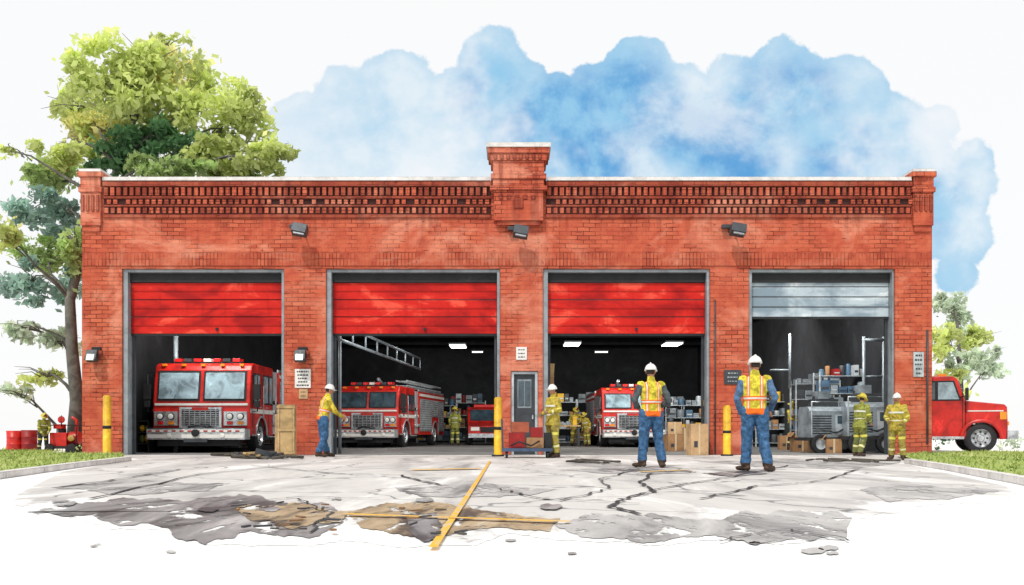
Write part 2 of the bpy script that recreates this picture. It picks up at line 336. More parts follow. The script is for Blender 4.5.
# ------------------------------------------------------------ FIRE TRUCK
def wheel(mb,x,y,r,wd,side,tm=3,hm=4):
    s=side
    prof=[(0,.001),(0,r*.9),(.04*s,r),(wd*s,r),((wd+.03)*s,r*.9),((wd+.03)*s,r*.62),((wd-.05)*s,r*.55),((wd-.05)*s,r*.28),((wd+.02)*s,r*.2),((wd+.02)*s,.001)]
    mb.lathe(prof,'x',(x,y,r),[tm]*5+[hm]*4,24)
    for k in range(8):
        t=k*math.pi/4; mb.boxm(T(x+(wd-.03)*s,y+math.cos(t)*r*.42,r+math.sin(t)*r*.42),.05,.05,.05,tm)
def firetruck(loc,rot=0,L=7.5,H=2.7,name='fire_truck',W=2.5,glass=None,ladder=True,scale=1):
    e=empty(name,loc,rot,scale); h=W/2
    mats=[M_RED,M_CHR,glass or M_GLASS,M_BLK,M_LGREY,M_WHITE,M_LENS,M_AMB,M_RLENS,M_DKG,M_YEL]
    Rr,Cc,Gg,Bb,Lg,Wh,Ln,Am,Rl,Dk,Ye=range(11)
    w=MB(); WB=1.56
    ay=1.35; r=.5
    arch=[(ay+ (r+.1)*math.cos(t),.5+(r+.1)*math.sin(t)) for t in np.linspace(0,math.pi,9)]
    prof=[(.15,.5),(.08,.8),(.08,WB-.03),(.24,H-.28),(.33,H-.12),(.5,H-.06),(2.75,H-.06),(2.75,.5)]+arch
    w.prism(prof,-h,h,Rr)
    w.build('cab',mats,e,.04)
    w=MB()
    w.box(-h+.35,h-.35,.3,L-.1,.35,.7,Dk)
    w.box(-h+.06,h-.06,.055,.085,1.43,1.5,Wh)
    an=math.atan2(.16,H-.28-WB+.03)
    zc=(WB+H-.3)/2; yc=.08+(zc-WB+.03)*math.tan(an); wh=(H-.3-WB)
    for sx in (-1,1):
        w.boxm(T(sx*h*.475,yc-.002,zc,-an),h*.88,.05,wh,Bb); w.boxm(T(sx*h*.475,yc-.022,zc,-an),h*.81,.05,wh*.86,Gg)
        w.boxm(T(sx*h*.42,yc-.06,zc-wh*.2,-an,.6*sx),.02,.02,wh*.6,Bb); w.boxm(T(sx*h*.6,yc-.058,zc-wh*.2,-an,.4*sx),.02,.02,wh*.5,Bb)
    for x in np.linspace(-h*.8,h*.8,5): w.box(x-.06,x+.06,.22,.31,H-.16,H-.09,Am)
    w.box(-h*.72,h*.72,.6,.95,H-.05,H,Bb)
    for k,x in enumerate(np.linspace(-h*.68,h*.54,7)): w.box(x,x+h*.15,.58,.97,H,H+.10,(Rl,Dk,Rl,Wh,Rl,Dk,Rl)[k])
    w.box(-.64,.64,-.02,.08,.74,1.38,Cc); w.box(-.56,.56,-.03,-.02,.80,1.31,Bb)
    for k in range(8): w.box(-.56,.56,-.055,-.03,.82+k*.063,.843+k*.063,Cc)
    for k in range(7): w.box(-.48+k*.16-.01,-.48+k*.16+.01,-.06,-.03,.8,1.31,Cc)
    w.box(-.24,.24,-.07,-.02,1.28,1.37,Rr)
    for sx in (-1,1):
        x0=sx*.70; x1=sx*(h-.07); xa,xb=min(x0,x1),max(x0,x1)
        w.box(xa,xb,.0,.08,.82,1.25,Cc)
        for q in (.27,.73):
            cx=xa+(xb-xa)*q; w.cyl((cx,-.05,1.10),.105,.06,'y',Bb,16); w.cyl((cx,-.065,1.10),.085,.03,'y',Ln,16)
            w.box(cx-.09,cx+.09,-.02,.0,.85,.95,Am if q>.5 else Rl)
        w.tube([(sx*h,.35,H-.45),(sx*(h+.2),.18,H-.42),(sx*(h+.2),.18,1.25),(sx*h,.3,1.25)],.022,Bb,6)
        w.box(min(sx*(h+.1),sx*(h+.3)),max(sx*(h+.1),sx*(h+.3)),.1,.2,1.62,2.08,Bb); w.box(min(sx*(h+.12),sx*(h+.28)),max(sx*(h+.12),sx*(h+.28)),.2,.21,1.65,2.05,Lg)
        w.box(min(sx*(h+.12),sx*(h+.28)),max(sx*(h+.12),sx*(h+.28)),.1,.2,1.38,1.58,Bb)
        def sd(y0,y1,z0,z1,mi,t=.012):
            xs=(sx*h,sx*(h+t)); w.box(min(xs),max(xs),y0,y1,z0,z1,mi)
        sd(.42,1.15,1.5,H-.35,Bb); sd(.48,1.1,1.55,H-.4,Gg,.022)
        sd(1.5,2.1,1.5,H-.35,Bb); sd(1.56,2.05,1.55,H-.4,Gg,.022); sd(2.2,2.6,1.5,H-.35,Bb); sd(2.24,2.56,1.55,H-.4,Gg,.022)
        for yy in (.36,1.3,2.14,2.66): sd(yy,yy+.02,.75 if yy!=1.3 else 1.15,H-.25,Bb,.008)
        sd(.12,2.74,1.2,1.34,Wh,.01)
        for yy in (1.18,2.0): sd(yy-.12,yy+.02,1.38,1.42,Cc,.05)
        w.tube([(sx*(h+.05),1.42,1.1),(sx*(h+.05),1.42,2.1)],.018,Cc,6)
        sd(.3,.75,.5,.56,Cc,.06); sd(1.98,2.7,.45,.5,Cc,.1)
        t=np.linspace(0,math.pi,12)
        w.tube([(sx*(h+.005),ay+(r+.11)*math.cos(q),.5+(r+.11)*math.sin(q)) for q in t],.035,Cc,6)
    w.box(-h,h,-.42,.1,.40,.72,Cc); w.box(-h+.02,h-.02,-.435,-.42,.62,.69,Wh)
    w.box(-h+.03,h-.03,-.44,-.42,.44,.56,Wh)
    for k in range(12): w.box(-h+.05+k*(W-.1)/12,-h+.05+(k+.5)*(W-.1)/12,-.445,-.435,.635,.675,Rr)
    w.box(-h+.1,h-.1,-.4,.05,.72,.75,Dk)
    w.cyl((-.8,-.47,.52),.07,.05,'y',Ln,14); w.cyl((.8,-.47,.52),.07,.05,'y',Ln,14); w.cyl((0,-.5,.6),.11,.07,'y',Bb,16)
    w.box(-.35,.35,-.46,-.42,.32,.42,Dk); w.box(-h+.25,h-.25,-.2,.2,.2,.4,Bb)
    w.tube([(-.3,-.2,.78),(0,-.28,.84),(.35,-.18,.78),(.1,-.1,.82),(-.3,-.2,.78)],.04,Dk,8)
    for sx in (-1,1):
        wheel(w,sx*(h-.36),ay,r,.3,sx,Bb,Cc); wheel(w,sx*(h-.36),L-1.9,r,.3,sx,Bb,Cc)
    w.box(-h+.06,h-.06,2.82,3.5,.55,H-.15,Lg)
    for sx in (-1,1):
        for k in range(6):
            w.cyl((sx*(h-.05) if sx>0 else -h+.0,2.98+(k%3)*.18,1.3+(k//3)*.3),.06,.05,'x',Bb if k%2 else Wh,12)
        for k in range(3): w.cyl((sx*(h-.06) if sx>0 else -h-.09,2.98+k*.2,.9),.07,.15,'x',Cc,12)
    yb0=3.55; H2=H-.15; ay2=L-1.9
    arch=[(ay2+ (r+.1)*math.cos(t),.5+(r+.1)*math.sin(t)) for t in np.linspace(0,math.pi,9)]
    w.prism([(yb0,.5),(yb0,H2),(L,H2),(L,.5)]+arch,-h,h,Rr)
    for sx in (-1,1):
        def sd(y0,y1,z0,z1,mi,t=.012):
            xs=(sx*h,sx*(h+t)); w.box(min(xs),max(xs),y0,y1,z0,z1,mi)
        ys=[(yb0+.1,ay2-.7),(ay2-.62,ay2+.62),(ay2+.7,L-.1)]
        for k,(p,q) in enumerate(ys):
            if q-p<.2: continue
            z0=.65 if k!=1 else 1.3
            sd(p,q,z0,H2-.3,Lg)
            z=z0+.06
            while z<H2-.34: sd(p+.02,q-.02,z,z+.015,Dk,.016); z+=.1
            sd(p+.02,q-.02,z0,z0+.05,Cc,.03)
        sd(yb0,L,H2-.2,H2-.08,Wh,.01)
        t=np.linspace(0,math.pi,12)
        w.tube([(sx*(h+.005),ay2+(r+.11)*math.cos(q),.5+(r+.11)*math.sin(q)) for q in t],.035,Cc,6)
        w.box(min(sx*(h-.08),sx*(h-.02)),max(sx*(h-.08),sx*(h-.02)),yb0,L,H2,H2+.1,Cc)
    w.box(-h+.1,h-.1,L,L+.3,.45,.55,Cc)
    if ladder:
        for z in (H2+.14,H2+.34):
            for x in (h-.15,h-.6): w.box(x-.025,x+.025,2.0,L-.1,z,z+.07,Lg)
            y=2.1
            while y<L-.2: w.box(h-.6,h-.15,y,y+.04,z+.02,z+.05,Lg); y+=.3
        w.box(-h+.2,h-.8,yb0+.2,L-.5,H2,H2+.12,Dk); w.tube([(-.3,3.1,H-.15),(-.3,3.1,H+.2),(-.3,2.6,H+.35)],.07,Cc,10)
    w.build('body_and_fittings',mats,e,.008)
    return e
firetruck(((200.5-512)/33.0,F/33.0,0.012),0,L=7.5,H=2.80,W=2.95,ladder=False)
firetruck(((367-512)/25.3,F/25.3,0.012),math.radians(-8),L=8.5,H=2.52,W=2.5,glass=M_GLASSD)
firetruck(((633-512)/24.6,F/24.6,0.012),math.radians(0),L=8,H=2.5,W=2.5,glass=M_GLASS)
e=empty('rescue_van',((488-512)/21.5,F/21.5,0.012),math.radians(4)); w=MB()
w.prism([(0,.35),(-.02,.9),(.75,1.08),(1.35,1.72),(1.6,1.82),(4.6,1.82),(4.7,1.2),(4.7,.35)],-.92,.92,0)
w.boxm(T(0,1.03,1.42,-math.radians(43)),1.6,.03,.72,2)
for sx in (-1,1):
    wheel(w,sx*.72,.8,.36,.22,sx,3,1); wheel(w,sx*.72,3.8,.36,.22,sx,3,1)
    w.box(sx*.6-.2,sx*.6+.2,-.05,.0,.68,.85,6); xs=(sx*.92,sx*.935); w.box(min(xs),max(xs),1.4,2.4,1.15,1.65,2); w.box(min(xs),max(xs),2.5,3.6,1.15,1.65,2)
w.box(-.35,.35,-.05,0,.6,.85,3); w.box(-.92,.92,-.12,.0,.35,.55,1); w.box(-.6,.6,1.9,2.15,1.82,1.95,7)
w.build('van_body',[M_RED,M_CHR,M_GLASSD,M_BLK,M_LGREY,M_WHITE,M_LENS,M_RLENS],e,.03)
# hooded utility truck on the right, front pointing right
def utruck(loc,rot,scale=1):
    e=empty('utility_truck',loc,rot,scale); mats=[M_RED,M_CHR,M_GLASSD,M_BLK,M_GLASS,M_WHITE,M_LENS,M_AMB,M_DKG]
    w=MB(); h=1.02; ay=.72; r=.45
    arch=[(ay+(r+.1)*math.cos(t),.42+(r+.1)*math.sin(t)) for t in np.linspace(0,math.pi,9)]
    w.prism([(.02,.42),(-.02,.75),(.0,1.40),(.08,1.48),(1.15,1.60)]+[(1.15,.55)]+arch[1:],-h,h,0)
    w.prism([(1.152,.42),(1.152,1.60),(1.36,2.26),(1.5,2.36),(2.5,2.36),(2.56,2.28),(2.56,.42)],-h-.01,h+.01,0)
    w.build('cab',mats,e,.03)
    w=MB(); w.box(-.6,.6,.2,4.2,.4,.6,8)
    w.boxm(T(0,1.24,1.93,-math.atan2(.21,.66)),1.8,.05,.58,2)
    h2=h+.01
    for sx in (-1,1):
        def sd(y0,y1,z0,z1,mi,t=.014):
            xs=(sx*h2,sx*(h2+t)); w.box(min(xs),max(xs),y0,y1,z0,z1,mi)
        xs=(sx*h2,sx*(h2+.012)); w.prism([(1.26,1.60),(1.46,2.22),(2.46,2.22),(2.46,1.60)],min(xs),max(xs),3)
        xs=(sx*h2,sx*(h2+.022)); w.prism([(1.32,1.64),(1.50,2.17),(1.92,2.17),(1.92,1.64)],min(xs),max(xs),4); w.prism([(2.0,1.64),(2.0,2.17),(2.40,2.17),(2.40,1.64)],min(xs),max(xs),2)
        for yy in (1.22,2.48): sd(yy,yy+.02,.6,2.25,3,.01)
        sd(2.2,2.4,1.42,1.47,1,.05); sd(1.2,2.5,.42,.5,1,.12)
        xs=(sx*h,sx*(h+.012)); w.box(min(xs),max(xs),.1,1.1,1.26,1.30,5)
        t=np.linspace(0,math.pi,12); w.tube([(sx*(h+.02),ay+(r+.12)*math.cos(q),.42+(r+.12)*math.sin(q)) for q in t],.06,0,6)
        w.box(min(sx*.62,sx*.98),max(sx*.62,sx*.98),-.07,.0,1.0,1.27,6); w.box(min(sx*.7,sx*.98),max(sx*.7,sx*.98),-.06,.0,.84,.96,7); w.box(min(sx*1.02,sx*1.04),max(sx*1.02,sx*1.04),.02,.2,1.02,1.25,7)
        wheel(w,sx*(h-.3),ay,r,.28,sx,3,1); wheel(w,sx*(h-.3),3.45,r,.28,sx,3,1)
        w.tube([(sx*h,1.3,1.7),(sx*(h+.25),1.15,1.75)],.02,3,6); w.box(min(sx*(h+.16),sx*(h+.3)),max(sx*(h+.16),sx*(h+.3)),1.1,1.18,1.6,1.98,3)
        w.tube([(sx*.8,2.65,.6),(sx*.8,2.65,2.55)],.05,1,8)
    w.box(-.5,.5,-.06,.0,.8,1.36,1)
    for k in range(7): w.box(-.45,.45,-.075,-.06,.84+k*.072,.87+k*.072,3)
    w.box(-h-.02,h+.02,-.3,0,.42,.68,1); w.box(-.5,.5,1.6,1.85,2.36,2.46,7)
    w.box(-h,h,2.7,4.3,.75,1.25,0); w.box(-h+.05,h-.05,2.72,2.8,1.25,2.15,8)
    for k in range(5): w.tube([(-.9+k*.45,2.9,1.3),(-.9+k*.45,4.2,1.5)],.06,(3,4,8)[k%3],8)
    for k in range(6): w.box(-h,-h+.05,2.85+k*.26,2.9+k*.26,1.25,2.0,3)
    w.box(-h,-h+.06,2.7,4.3,2.0,2.06,3); w.box(-h,-h+.06,2.7,4.3,1.6,1.65,3)
    w.build('body_and_fittings',mats,e,.01)
utruck((15.30,28.5,0),math.radians(72),1.0)
# ------------------------------------------------------------ PEOPLE
def cloth(name,kind,base,band=None,band2=None):
    m,nt,b=newmat(name); tc=nt.new('ShaderNodeTexCoord').outputs['Object']
    n1=nt.noise(tc,9,4,.6,.8); n2=nt.noise(nt.mapping(tc,(1,1,.45)),22,3)
    c=nt.mix(nt.smooth(n1,.42,.66),(*base,1),(*sc(base,.5),1)); c=nt.mix(nt.smooth(n2,.52,.68,0,.55),c,(*sc(base,.4),1)); c=nt.mix(nt.smooth(n1,.4,.28),c,(*sc(base,1.4,.02),1))
    at=nt.new('ShaderNodeAttribute',attribute_name='rt').outputs['Fac']; ax=nt.new('ShaderNodeAttribute',attribute_name='rx').outputs['Fac']
    def win(v,a,b_,e=.006): return nt.math('MULTIPLY',nt.smooth(v,a-e,a+e),nt.smooth(v,b_+e,b_-e))
    if kind=='vest':
        absx=nt.math('ABSOLUTE',ax)
        c=nt.mix(win(absx,.075,.125),c,band); c=nt.mix(win(absx,.09,.11),c,band2)
        c=nt.mix(win(at,.28,.44,.01),c,band); c=nt.mix(win(at,.33,.39,.01),c,band2)
        c=nt.mix(nt.smooth(at,.03,.0),c,band)
    elif kind=='coat':
        c=nt.mix(win(at,.10,.22,.01),c,band); c=nt.mix(win(at,.62,.72,.01),c,band); 
    elif kind=='limb':
        c=nt.mix(win(at,.80,.90,.01),c,band); c=nt.mix(win(at,.83,.87,.005),c,band2)
        c=nt.mix(win(at,.36,.44,.01),c,band)
    nt.l.new(c,b.inputs['Base Color']); b.inputs['Roughness'].default_value=.85; b.inputs['Specular IOR Level'].default_value=.2
    bp=nt.new('ShaderNodeBump'); bp.inputs['Strength'].default_value=.5; bp.inputs['Distance'].default_value=.02; nt.l.new(n1,bp.inputs['Height']); nt.l.new(bp.outputs[0],b.inputs['Normal'])
    return m
OR=(.80,.15,.02); SV=(.66,.68,.62); YB=(.66,.62,.12)
C_VEST=cloth('hi_vis_vest','vest',(.72,.62,.06),OR,SV)
C_BLUE=cloth('blue_shirt','plain',(.10,.19,.34)); C_DKSH=cloth('dark_shirt','plain',(.10,.12,.13)); C_LSH=cloth('lime_sleeve','plain',(.64,.50,.06))
C_JEAN=cloth('denim','plain',(.055,.14,.28)); C_COAT=cloth('turnout_coat','coat',(.48,.38,.06),SV)
C_CSLV=cloth('turnout_sleeve','limb',(.48,.38,.06),YB,SV); C_CPNT=cloth('turnout_trousers','limb',(.36,.29,.07),YB,SV)
C_GCOAT=cloth('green_coat','coat',(.30,.32,.07),SV); C_GP=cloth('green_trousers','limb',(.17,.19,.06),YB,SV); C_GS=cloth('green_sleeve','limb',(.30,.32,.07),YB,SV)
C_DPNT=cloth('dark_trousers','limb',(.045,.055,.05),YB,SV)
M_BOOT=mat('leather_boot',(.07,.04,.025),.6,0,.4,8,inkr=0); M_SKIN=mat('skin',(.45,.22,.14),.55,0,.2,12,inkr=0); M_HAIR=mat('hair',(.035,.022,.015),.8,0,.3,20,inkr=0)
M_HATW=mat('white_hard_hat',(.8,.8,.78),.35,0,.12,6,inkr=.006); M_HATY=mat('yellow_helmet',(.62,.52,.07),.4,0,.3,6,inkr=.006); M_GLOVE=mat('work_glove',(.30,.2,.1),.8,0,.3,12,inkr=0)
ctex=bpy.data.textures.new('wrinkle','CLOUDS'); ctex.noise_scale=.07
def human(loc,yaw,size,outfit,pose=None,lean=(0,0),head_yaw=0,hat='w',glove=False,name='worker',arms_rel=True,vox=.015,head_pitch=0):
    pose=pose or {}
    J={'pel':(0,0,.95),'wai':(0,0,1.08),'che':(0,-.005,1.27),'sho':(0,.0,1.42),'nek':(0,.005,1.50),'hed':(0,-.015,1.655)}
    for s,k in ((1,'a'),(-1,'b')):
        J['hip'+k]=(.092*s,0,.93);J['kne'+k]=(.125*s,-.02,.50);J['ank'+k]=(.15*s,.03,.10);J['toe'+k]=(.19*s,-.14,.035)
        J['shl'+k]=(.19*s,0,1.42);J['elb'+k]=(.27*s,.03,1.14);J['wri'+k]=(.27*s,-.09,.92)
    low=('hip','kne','ank','toe','pel')
    for k,v in pose.items(): J[k]=v
    Rm=Matrix.Rotation(math.radians(lean[0]),3,'X')@Matrix.Rotation(math.radians(lean[1]),3,'Y')
    P=Vector(J['pel'])
    for k in J:
        v=Vector(J[k])
        if k[:3] not in low and not (k[:3] in ('elb','wri') and k in pose and not arms_rel): v=P+Rm@(v-P)
        J[k]=v
    b=MB(); segs=[]
    coat=outfit[0] in (C_COAT,C_GCOAT); kf=1.12 if coat else 1.0
    bul=1.22
    sp=[P+Vector((0,0,-.09)),P+Vector((0,0,-.02)),J['wai'],J['che'],(J['che']+J['sho'])/2+Vector((0,0,.01)),J['sho']+Vector((0,0,.02)),J['nek'],J['nek']+(J['hed']-J['nek'])*.5]
    hx=(1,0,0)
    b.tube(sp,[(.12,.10),(.178*kf,.138*kf),(.17*kf,.128*kf),(.192*kf,.142*kf),(.198*kf,.135*kf),(.15,.10),(.068,.07),(.058,.062)],0,16,hx)
    up=(J['che']-P).normalized()
    hz=-.16 if coat else -.06
    b.tube([P+up*hz,P+up*(hz+.03),P+up*(.1)],[(.20*kf,.16*kf),(.20*kf,.16*kf),(.165,.125)],0,16,hx)
    for s,k in ((1,'a'),(-1,'b')):
        hp,kn,an,to=(J[q+k] for q in ('hip','kne','ank','toe'))
        b.capsule(hp,kn,.100*bul,.070*bul); b.capsule(kn,an+Vector((0,0,.03)),.068*bul,.066*bul)
        b.ell(hp+Vector((0,.035,-.02)),(.105,.10,.12))
        d=(to-an); d.z=0; d.normalize()
        b.capsule(an+Vector((0,0,-.01)),an+Vector((0,0,.08)),.058,.062)
        b.capsule(Vector((an.x,an.y,.052))-d*.04,Vector((to.x,to.y,.045)),.048,.045,flat=.95,hint=(-d.y,d.x,0))
        sh,el,wr=(J[q+k] for q in ('shl','elb','wri'))
        b.ell(sh+Vector((-.02*s,0,0)),(.082,.075,.078)); b.capsule(sh,el,.068*kf,.056*kf); b.capsule(el,wr,.056*kf,.040*kf)
        segs+= [(hp,kn,.11,2,0,.5),(kn,an+Vector((0,0,.10)),.08,2,.5,1),(an+Vector((0,0,.1)),Vector((an.x,an.y,.05)),.06,3,0,0),(Vector((an.x,an.y,.04)),to,.05,3,0,0),
                (sh+(el-sh)*.12,el,.06,1,0,.5),(el,wr,.045,1,.5,1)]
    segs+=[(P+Vector((0,0,-.05)),P,.12,2,0,0),(P+up*.02,J['sho'],.16,0,0,1),(J['shla'],J['shlb'],.06,0,.95,.95),(J['nek']+Vector((0,0,.045)),J['hed'],.055,4,0,0)]
    if coat: segs.append((P+up*-.14,P,.19,0,-.1,0))
    me=bpy.data.meshes.new('t'); me.from_pydata(b.v,[],b.f); ob=bpy.data.objects.new('t',me); scene.collection.objects.link(ob)
    m=ob.modifiers.new('r','REMESH'); m.mode='VOXEL'; m.voxel_size=vox
    m=ob.modifiers.new('s','SMOOTH'); m.iterations=3; m.factor=.5
    m=ob.modifiers.new('d','DISPLACE'); m.texture=ctex; m.strength=.034; m.mid_level=.5
    dg=bpy.context.evaluated_depsgraph_get(); ev=bpy.data.meshes.new_from_object(ob.evaluated_get(dg)); bpy.data.objects.remove(ob)
    nv=len(ev.vertices); co=np.empty(nv*3); ev.vertices.foreach_get('co',co); co=co.reshape(-1,3)
    def segd(pts):
        best=np.full(len(pts),1e9); lab=np.zeros(len(pts),int); rt=np.zeros(len(pts))
        for (p,q,r,l,t0,t1) in segs:
            p=np.array(p);q=np.array(q);d=q-p;t=np.clip(((pts-p)@d)/max(1e-9,d@d),0,1)
            ds=np.linalg.norm(pts-(p+t[:,None]*d),axis=1)/r
            k=ds<best; best[k]=ds[k]; lab[k]=l; rt[k]=(t0+(t1-t0)*t)[k]
        return lab,rt
    _,rt=segd(co)
    faces=[list(p.vertices) for p in ev.polygons]
    fc=np.array([co[f].mean(axis=0) for f in faces]); lab,_=segd(fc)
    if not coat: lab[(lab==0)&(((fc-np.array(P))@np.array(up))<-.07)]=2
    rxv=np.array(co[:,0]-P.x)
    x=MB(); x.v=[tuple(c) for c in co]; x.f=faces; x.m=[int(l) for l in lab]; x.s=[True]*len(faces)
    for s,k in ((1,'a'),(-1,'b')):
        wr,el=J['wri'+k],J['elb'+k]; d=(wr-el).normalized(); mi=7 if glove else 4
        side=d.cross(Vector((s,0,0.01))); 
        if side.length<.1: side=Vector((0,1,0))
        side.normalize(); nrm=side.cross(d)*s
        x.capsule(wr-d*.01,wr+d*.075,.030,.040,mi,10,side,.5)
        for i,ln in enumerate((.072,.082,.076,.06)):
            o=wr+d*.085+side*(.030-.020*i); k1=(d*.8-nrm*.35).normalized(); k2=(d*.25-nrm*.9).normalized()
            p1=o+k1*ln*.5; p2=p1+k2*ln*.5
            x.capsule(o,p1,.0105,.0095,mi,6); x.capsule(p1,p2,.0095,.008,mi,6)
        o=wr+d*.03+side*.032; p1=o+(side*.7+d*.6-nrm*.2).normalized()*.035; p2=p1+(d*.8+side*.2-nrm*.4).normalized()*.03
        x.capsule(o,p1,.014,.011,mi,6); x.capsule(p1,p2,.011,.009,mi,6)
    hc=J['hed']; x.M=Matrix.Translation(hc)@Matrix.Rotation(math.radians(head_yaw),4,'Z')@Matrix.Rotation(math.radians(lean[0]*.5+head_pitch),4,'X')
    n0=len(x.v); vs=[];fs=[];nu,nvv=20,16
    for j in range(nvv+1):
        a=-math.pi/2+math.pi*j/nvv
        for i in range(nu):
            t=2*math.pi*i/nu; X=math.cos(a)*math.cos(t);Y=math.cos(a)*math.sin(t);Z=math.sin(a)
            wx=.076*(1-.22*max(0,-Z)); px_,py_,pz_=X*wx,Y*.097,Z*.118
            if Z<0: py_+= -.012*(-Z)
            if Y<-.6 and abs(X)<.25 and -.35<Z<.05: py_-=.016*(1-abs(X)/.25)
            if Y<-.4 and .0<Z<.3 and .2<abs(X)<.6: py_+=.008
            vs.append((px_,py_,pz_))
    for j in range(nvv):
        for i in range(nu):
            k=(i+1)%nu; fs.append((j*nu+i,j*nu+k,(j+1)*nu+k,(j+1)*nu+i))
    for f in fs:
        c=sum((Vector(vs[q]) for q in f),Vector())/4
        hair=(c.y>.015 and c.z>-.055) or c.z>.06
        x.f.append([q+n0 for q in f]); x.m.append(6 if hair else 4); x.s.append(True)
    x.v+=[tuple(x.M@Vector(v)) for v in vs]
    for s in (-1,1):
        x.ell((s*.03,-.083,.012),(.012,.008,.007),8,8,5); x.ell((s*.078,.005,-.005),(.01,.02,.03),4,8,6)
        x.capsule((s*.018,-.09,.03),(s*.045,-.082,.03),.005,.004,6,6)
    x.capsule((0,-.095,.005),(0,-.113,-.025),.008,.013,4,8); x.capsule((-.022,-.088,-.062),(.022,-.088,-.062),.006,.006,9,6)
    if hat=='w':
        x.ell((0,.0,.03),(.102,.124,.115),5,20,8,0,.999); x.tube([(0,-.01,.022),(0,-.012,.034)],[(.112,.142),(.108,.134)],5,20)
        x.capsule((0,-.11,.03),(0,-.15,.022),.06,.045,5,10,(1,0,0),.12)
        x.tube([(0,-.115,.07),(0,-.06,.135),(0,.02,.15),(0,.09,.11)],[.012,.014,.014,.01],5,6)
    else:
        x.ell((0,.0,.03),(.108,.13,.125),5,20,8,0,.999); x.tube([(0,.02,.0),(0,.012,.018),(0,.0,.04)],[(.15,.19),(.145,.18),(.11,.135)],5,20)
        x.tube([(0,-.13,.07),(0,-.05,.15),(0,.04,.16),(0,.11,.11)],[.01,.014,.014,.01],5,6); x.box(-.03,.03,-.15,-.13,.05,.12,9)
        x.capsule((-.05,-.135,.055),(.05,-.135,.055),.018,.018,8,8)
    x.M=Matrix.Identity(4)
    mats=list(outfit)+[M_BOOT,M_SKIN,M_HATW if hat=='w' else M_HATY,M_HAIR,M_GLOVE,M_BLK,M_REDD]
    o=x.build(name,mats,None,0,(loc[0],loc[1],loc[2] if len(loc)>2 else .006),yaw,size/1.80)
    for an,arr in (('rt',rt),('rx',rxv)):
        A=o.data.attributes.new(an,'FLOAT','POINT'); full=np.zeros(len(o.data.vertices)); full[:nv]=arr; A.data.foreach_set('value',full)
    bpy.data.meshes.remove(ev)
    return o
rad=math.radians
def gp(px,s): return ((px-512)/s,F/s,.008)
VB=(C_VEST,C_BLUE,C_JEAN); VD=(C_VEST,C_DKSH,C_JEAN); VL=(C_VEST,C_LSH,C_JEAN); TC=(C_COAT,C_CSLV,C_CPNT); GC=(C_GCOAT,C_GS,C_GP)
human(gp(651,56),rad(188),1.86,VD,{'elba':(.31,.05,1.16),'wria':(.19,-.14,1.04),'elbb':(-.31,.05,1.16),'wrib':(-.17,-.15,1.05),'kneb':(-.14,-.03,.5),'ankb':(-.18,.05,.1),'toeb':(-.25,-.11,.035),'anka':(.15,-.02,.1),'toea':(.24,-.18,.035)},head_yaw=-25,vox=.012)
human(gp(755,62),rad(165),1.87,VB,{'elba':(.27,.05,1.13),'wria':(.22,-.10,.92),'elbb':(-.30,.06,1.14),'wrib':(-.24,-.10,.97),'ankb':(-.19,.08,.1),'toeb':(-.27,-.06,.035),'anka':(.14,-.03,.1),'toea':(.25,-.17,.035)},head_yaw=20,vox=.012)
human(gp(323,39.5),rad(115),1.86,VL,{'elba':(.22,-.22,1.20),'wria':(.14,-.46,1.13),'elbb':(-.24,-.20,1.16),'wrib':(-.12,-.42,1.08),'ankb':(-.13,.14,.1),'toeb':(-.15,-.04,.035),'anka':(.12,-.12,.1),'toea':(.14,-.30,.035)},lean=(12,0))
human(gp(553,40.6),rad(-60),1.80,TC,{'elba':(.27,.02,1.15),'wria':(.16,-.2,1.12),'elbb':(-.27,.0,1.15),'wrib':(-.14,-.22,1.08),'ankb':(-.12,.12,.1),'toeb':(-.14,-.06,.035)},hat='w',name='firefighter',glove=True)
human(gp(455,21.5),rad(160),1.8,GC,{'elbb':(-.3,.05,1.15),'wrib':(-.2,-.1,1.0)},hat='y',name='firefighter')
human(gp(575,22.4),rad(20),1.75,TC,{'elba':(.27,-.1,1.18),'wria':(.12,-.28,1.15)},lean=(10,0),hat='y',name='firefighter')
human(gp(587,23.2),rad(-50),1.5,TC,{},lean=(18,0),hat='y',name='firefighter')
human(gp(792,28.5),rad(35),1.70,(C_VEST,C_LSH,C_DPNT),{'elba':(.25,-.12,1.16),'wria':(.1,-.3,1.1),'elbb':(-.25,-.12,1.16),'wrib':(-.08,-.3,1.1)},hat='y',name='worker',glove=True)
human(gp(860,38.5),rad(120),1.64,GC,{'elba':(.25,-.14,1.18),'wria':(.1,-.34,1.12),'elbb':(-.26,-.05,1.14),'wrib':(-.14,-.25,1.02),'ankb':(-.12,.16,.1),'toeb':(-.14,-.03,.035)},lean=(8,0),hat='y',name='firefighter')
human(gp(897,44),rad(-35),1.52,TC,{'elba':(.27,.02,1.12),'wria':(.2,-.16,1.0),'elbb':(-.3,.06,1.14),'wrib':(-.2,-.12,1.05)},hat='w',name='firefighter',glove=True)
human(gp(43,32.5),rad(40),1.25,(C_GCOAT,C_GS,C_DPNT),{'elba':(.22,-.2,1.12),'wria':(.1,-.4,.98),'elbb':(-.22,-.2,1.12),'wrib':(-.1,-.4,.98)},lean=(22,0),hat='y',name='firefighter',glove=True)
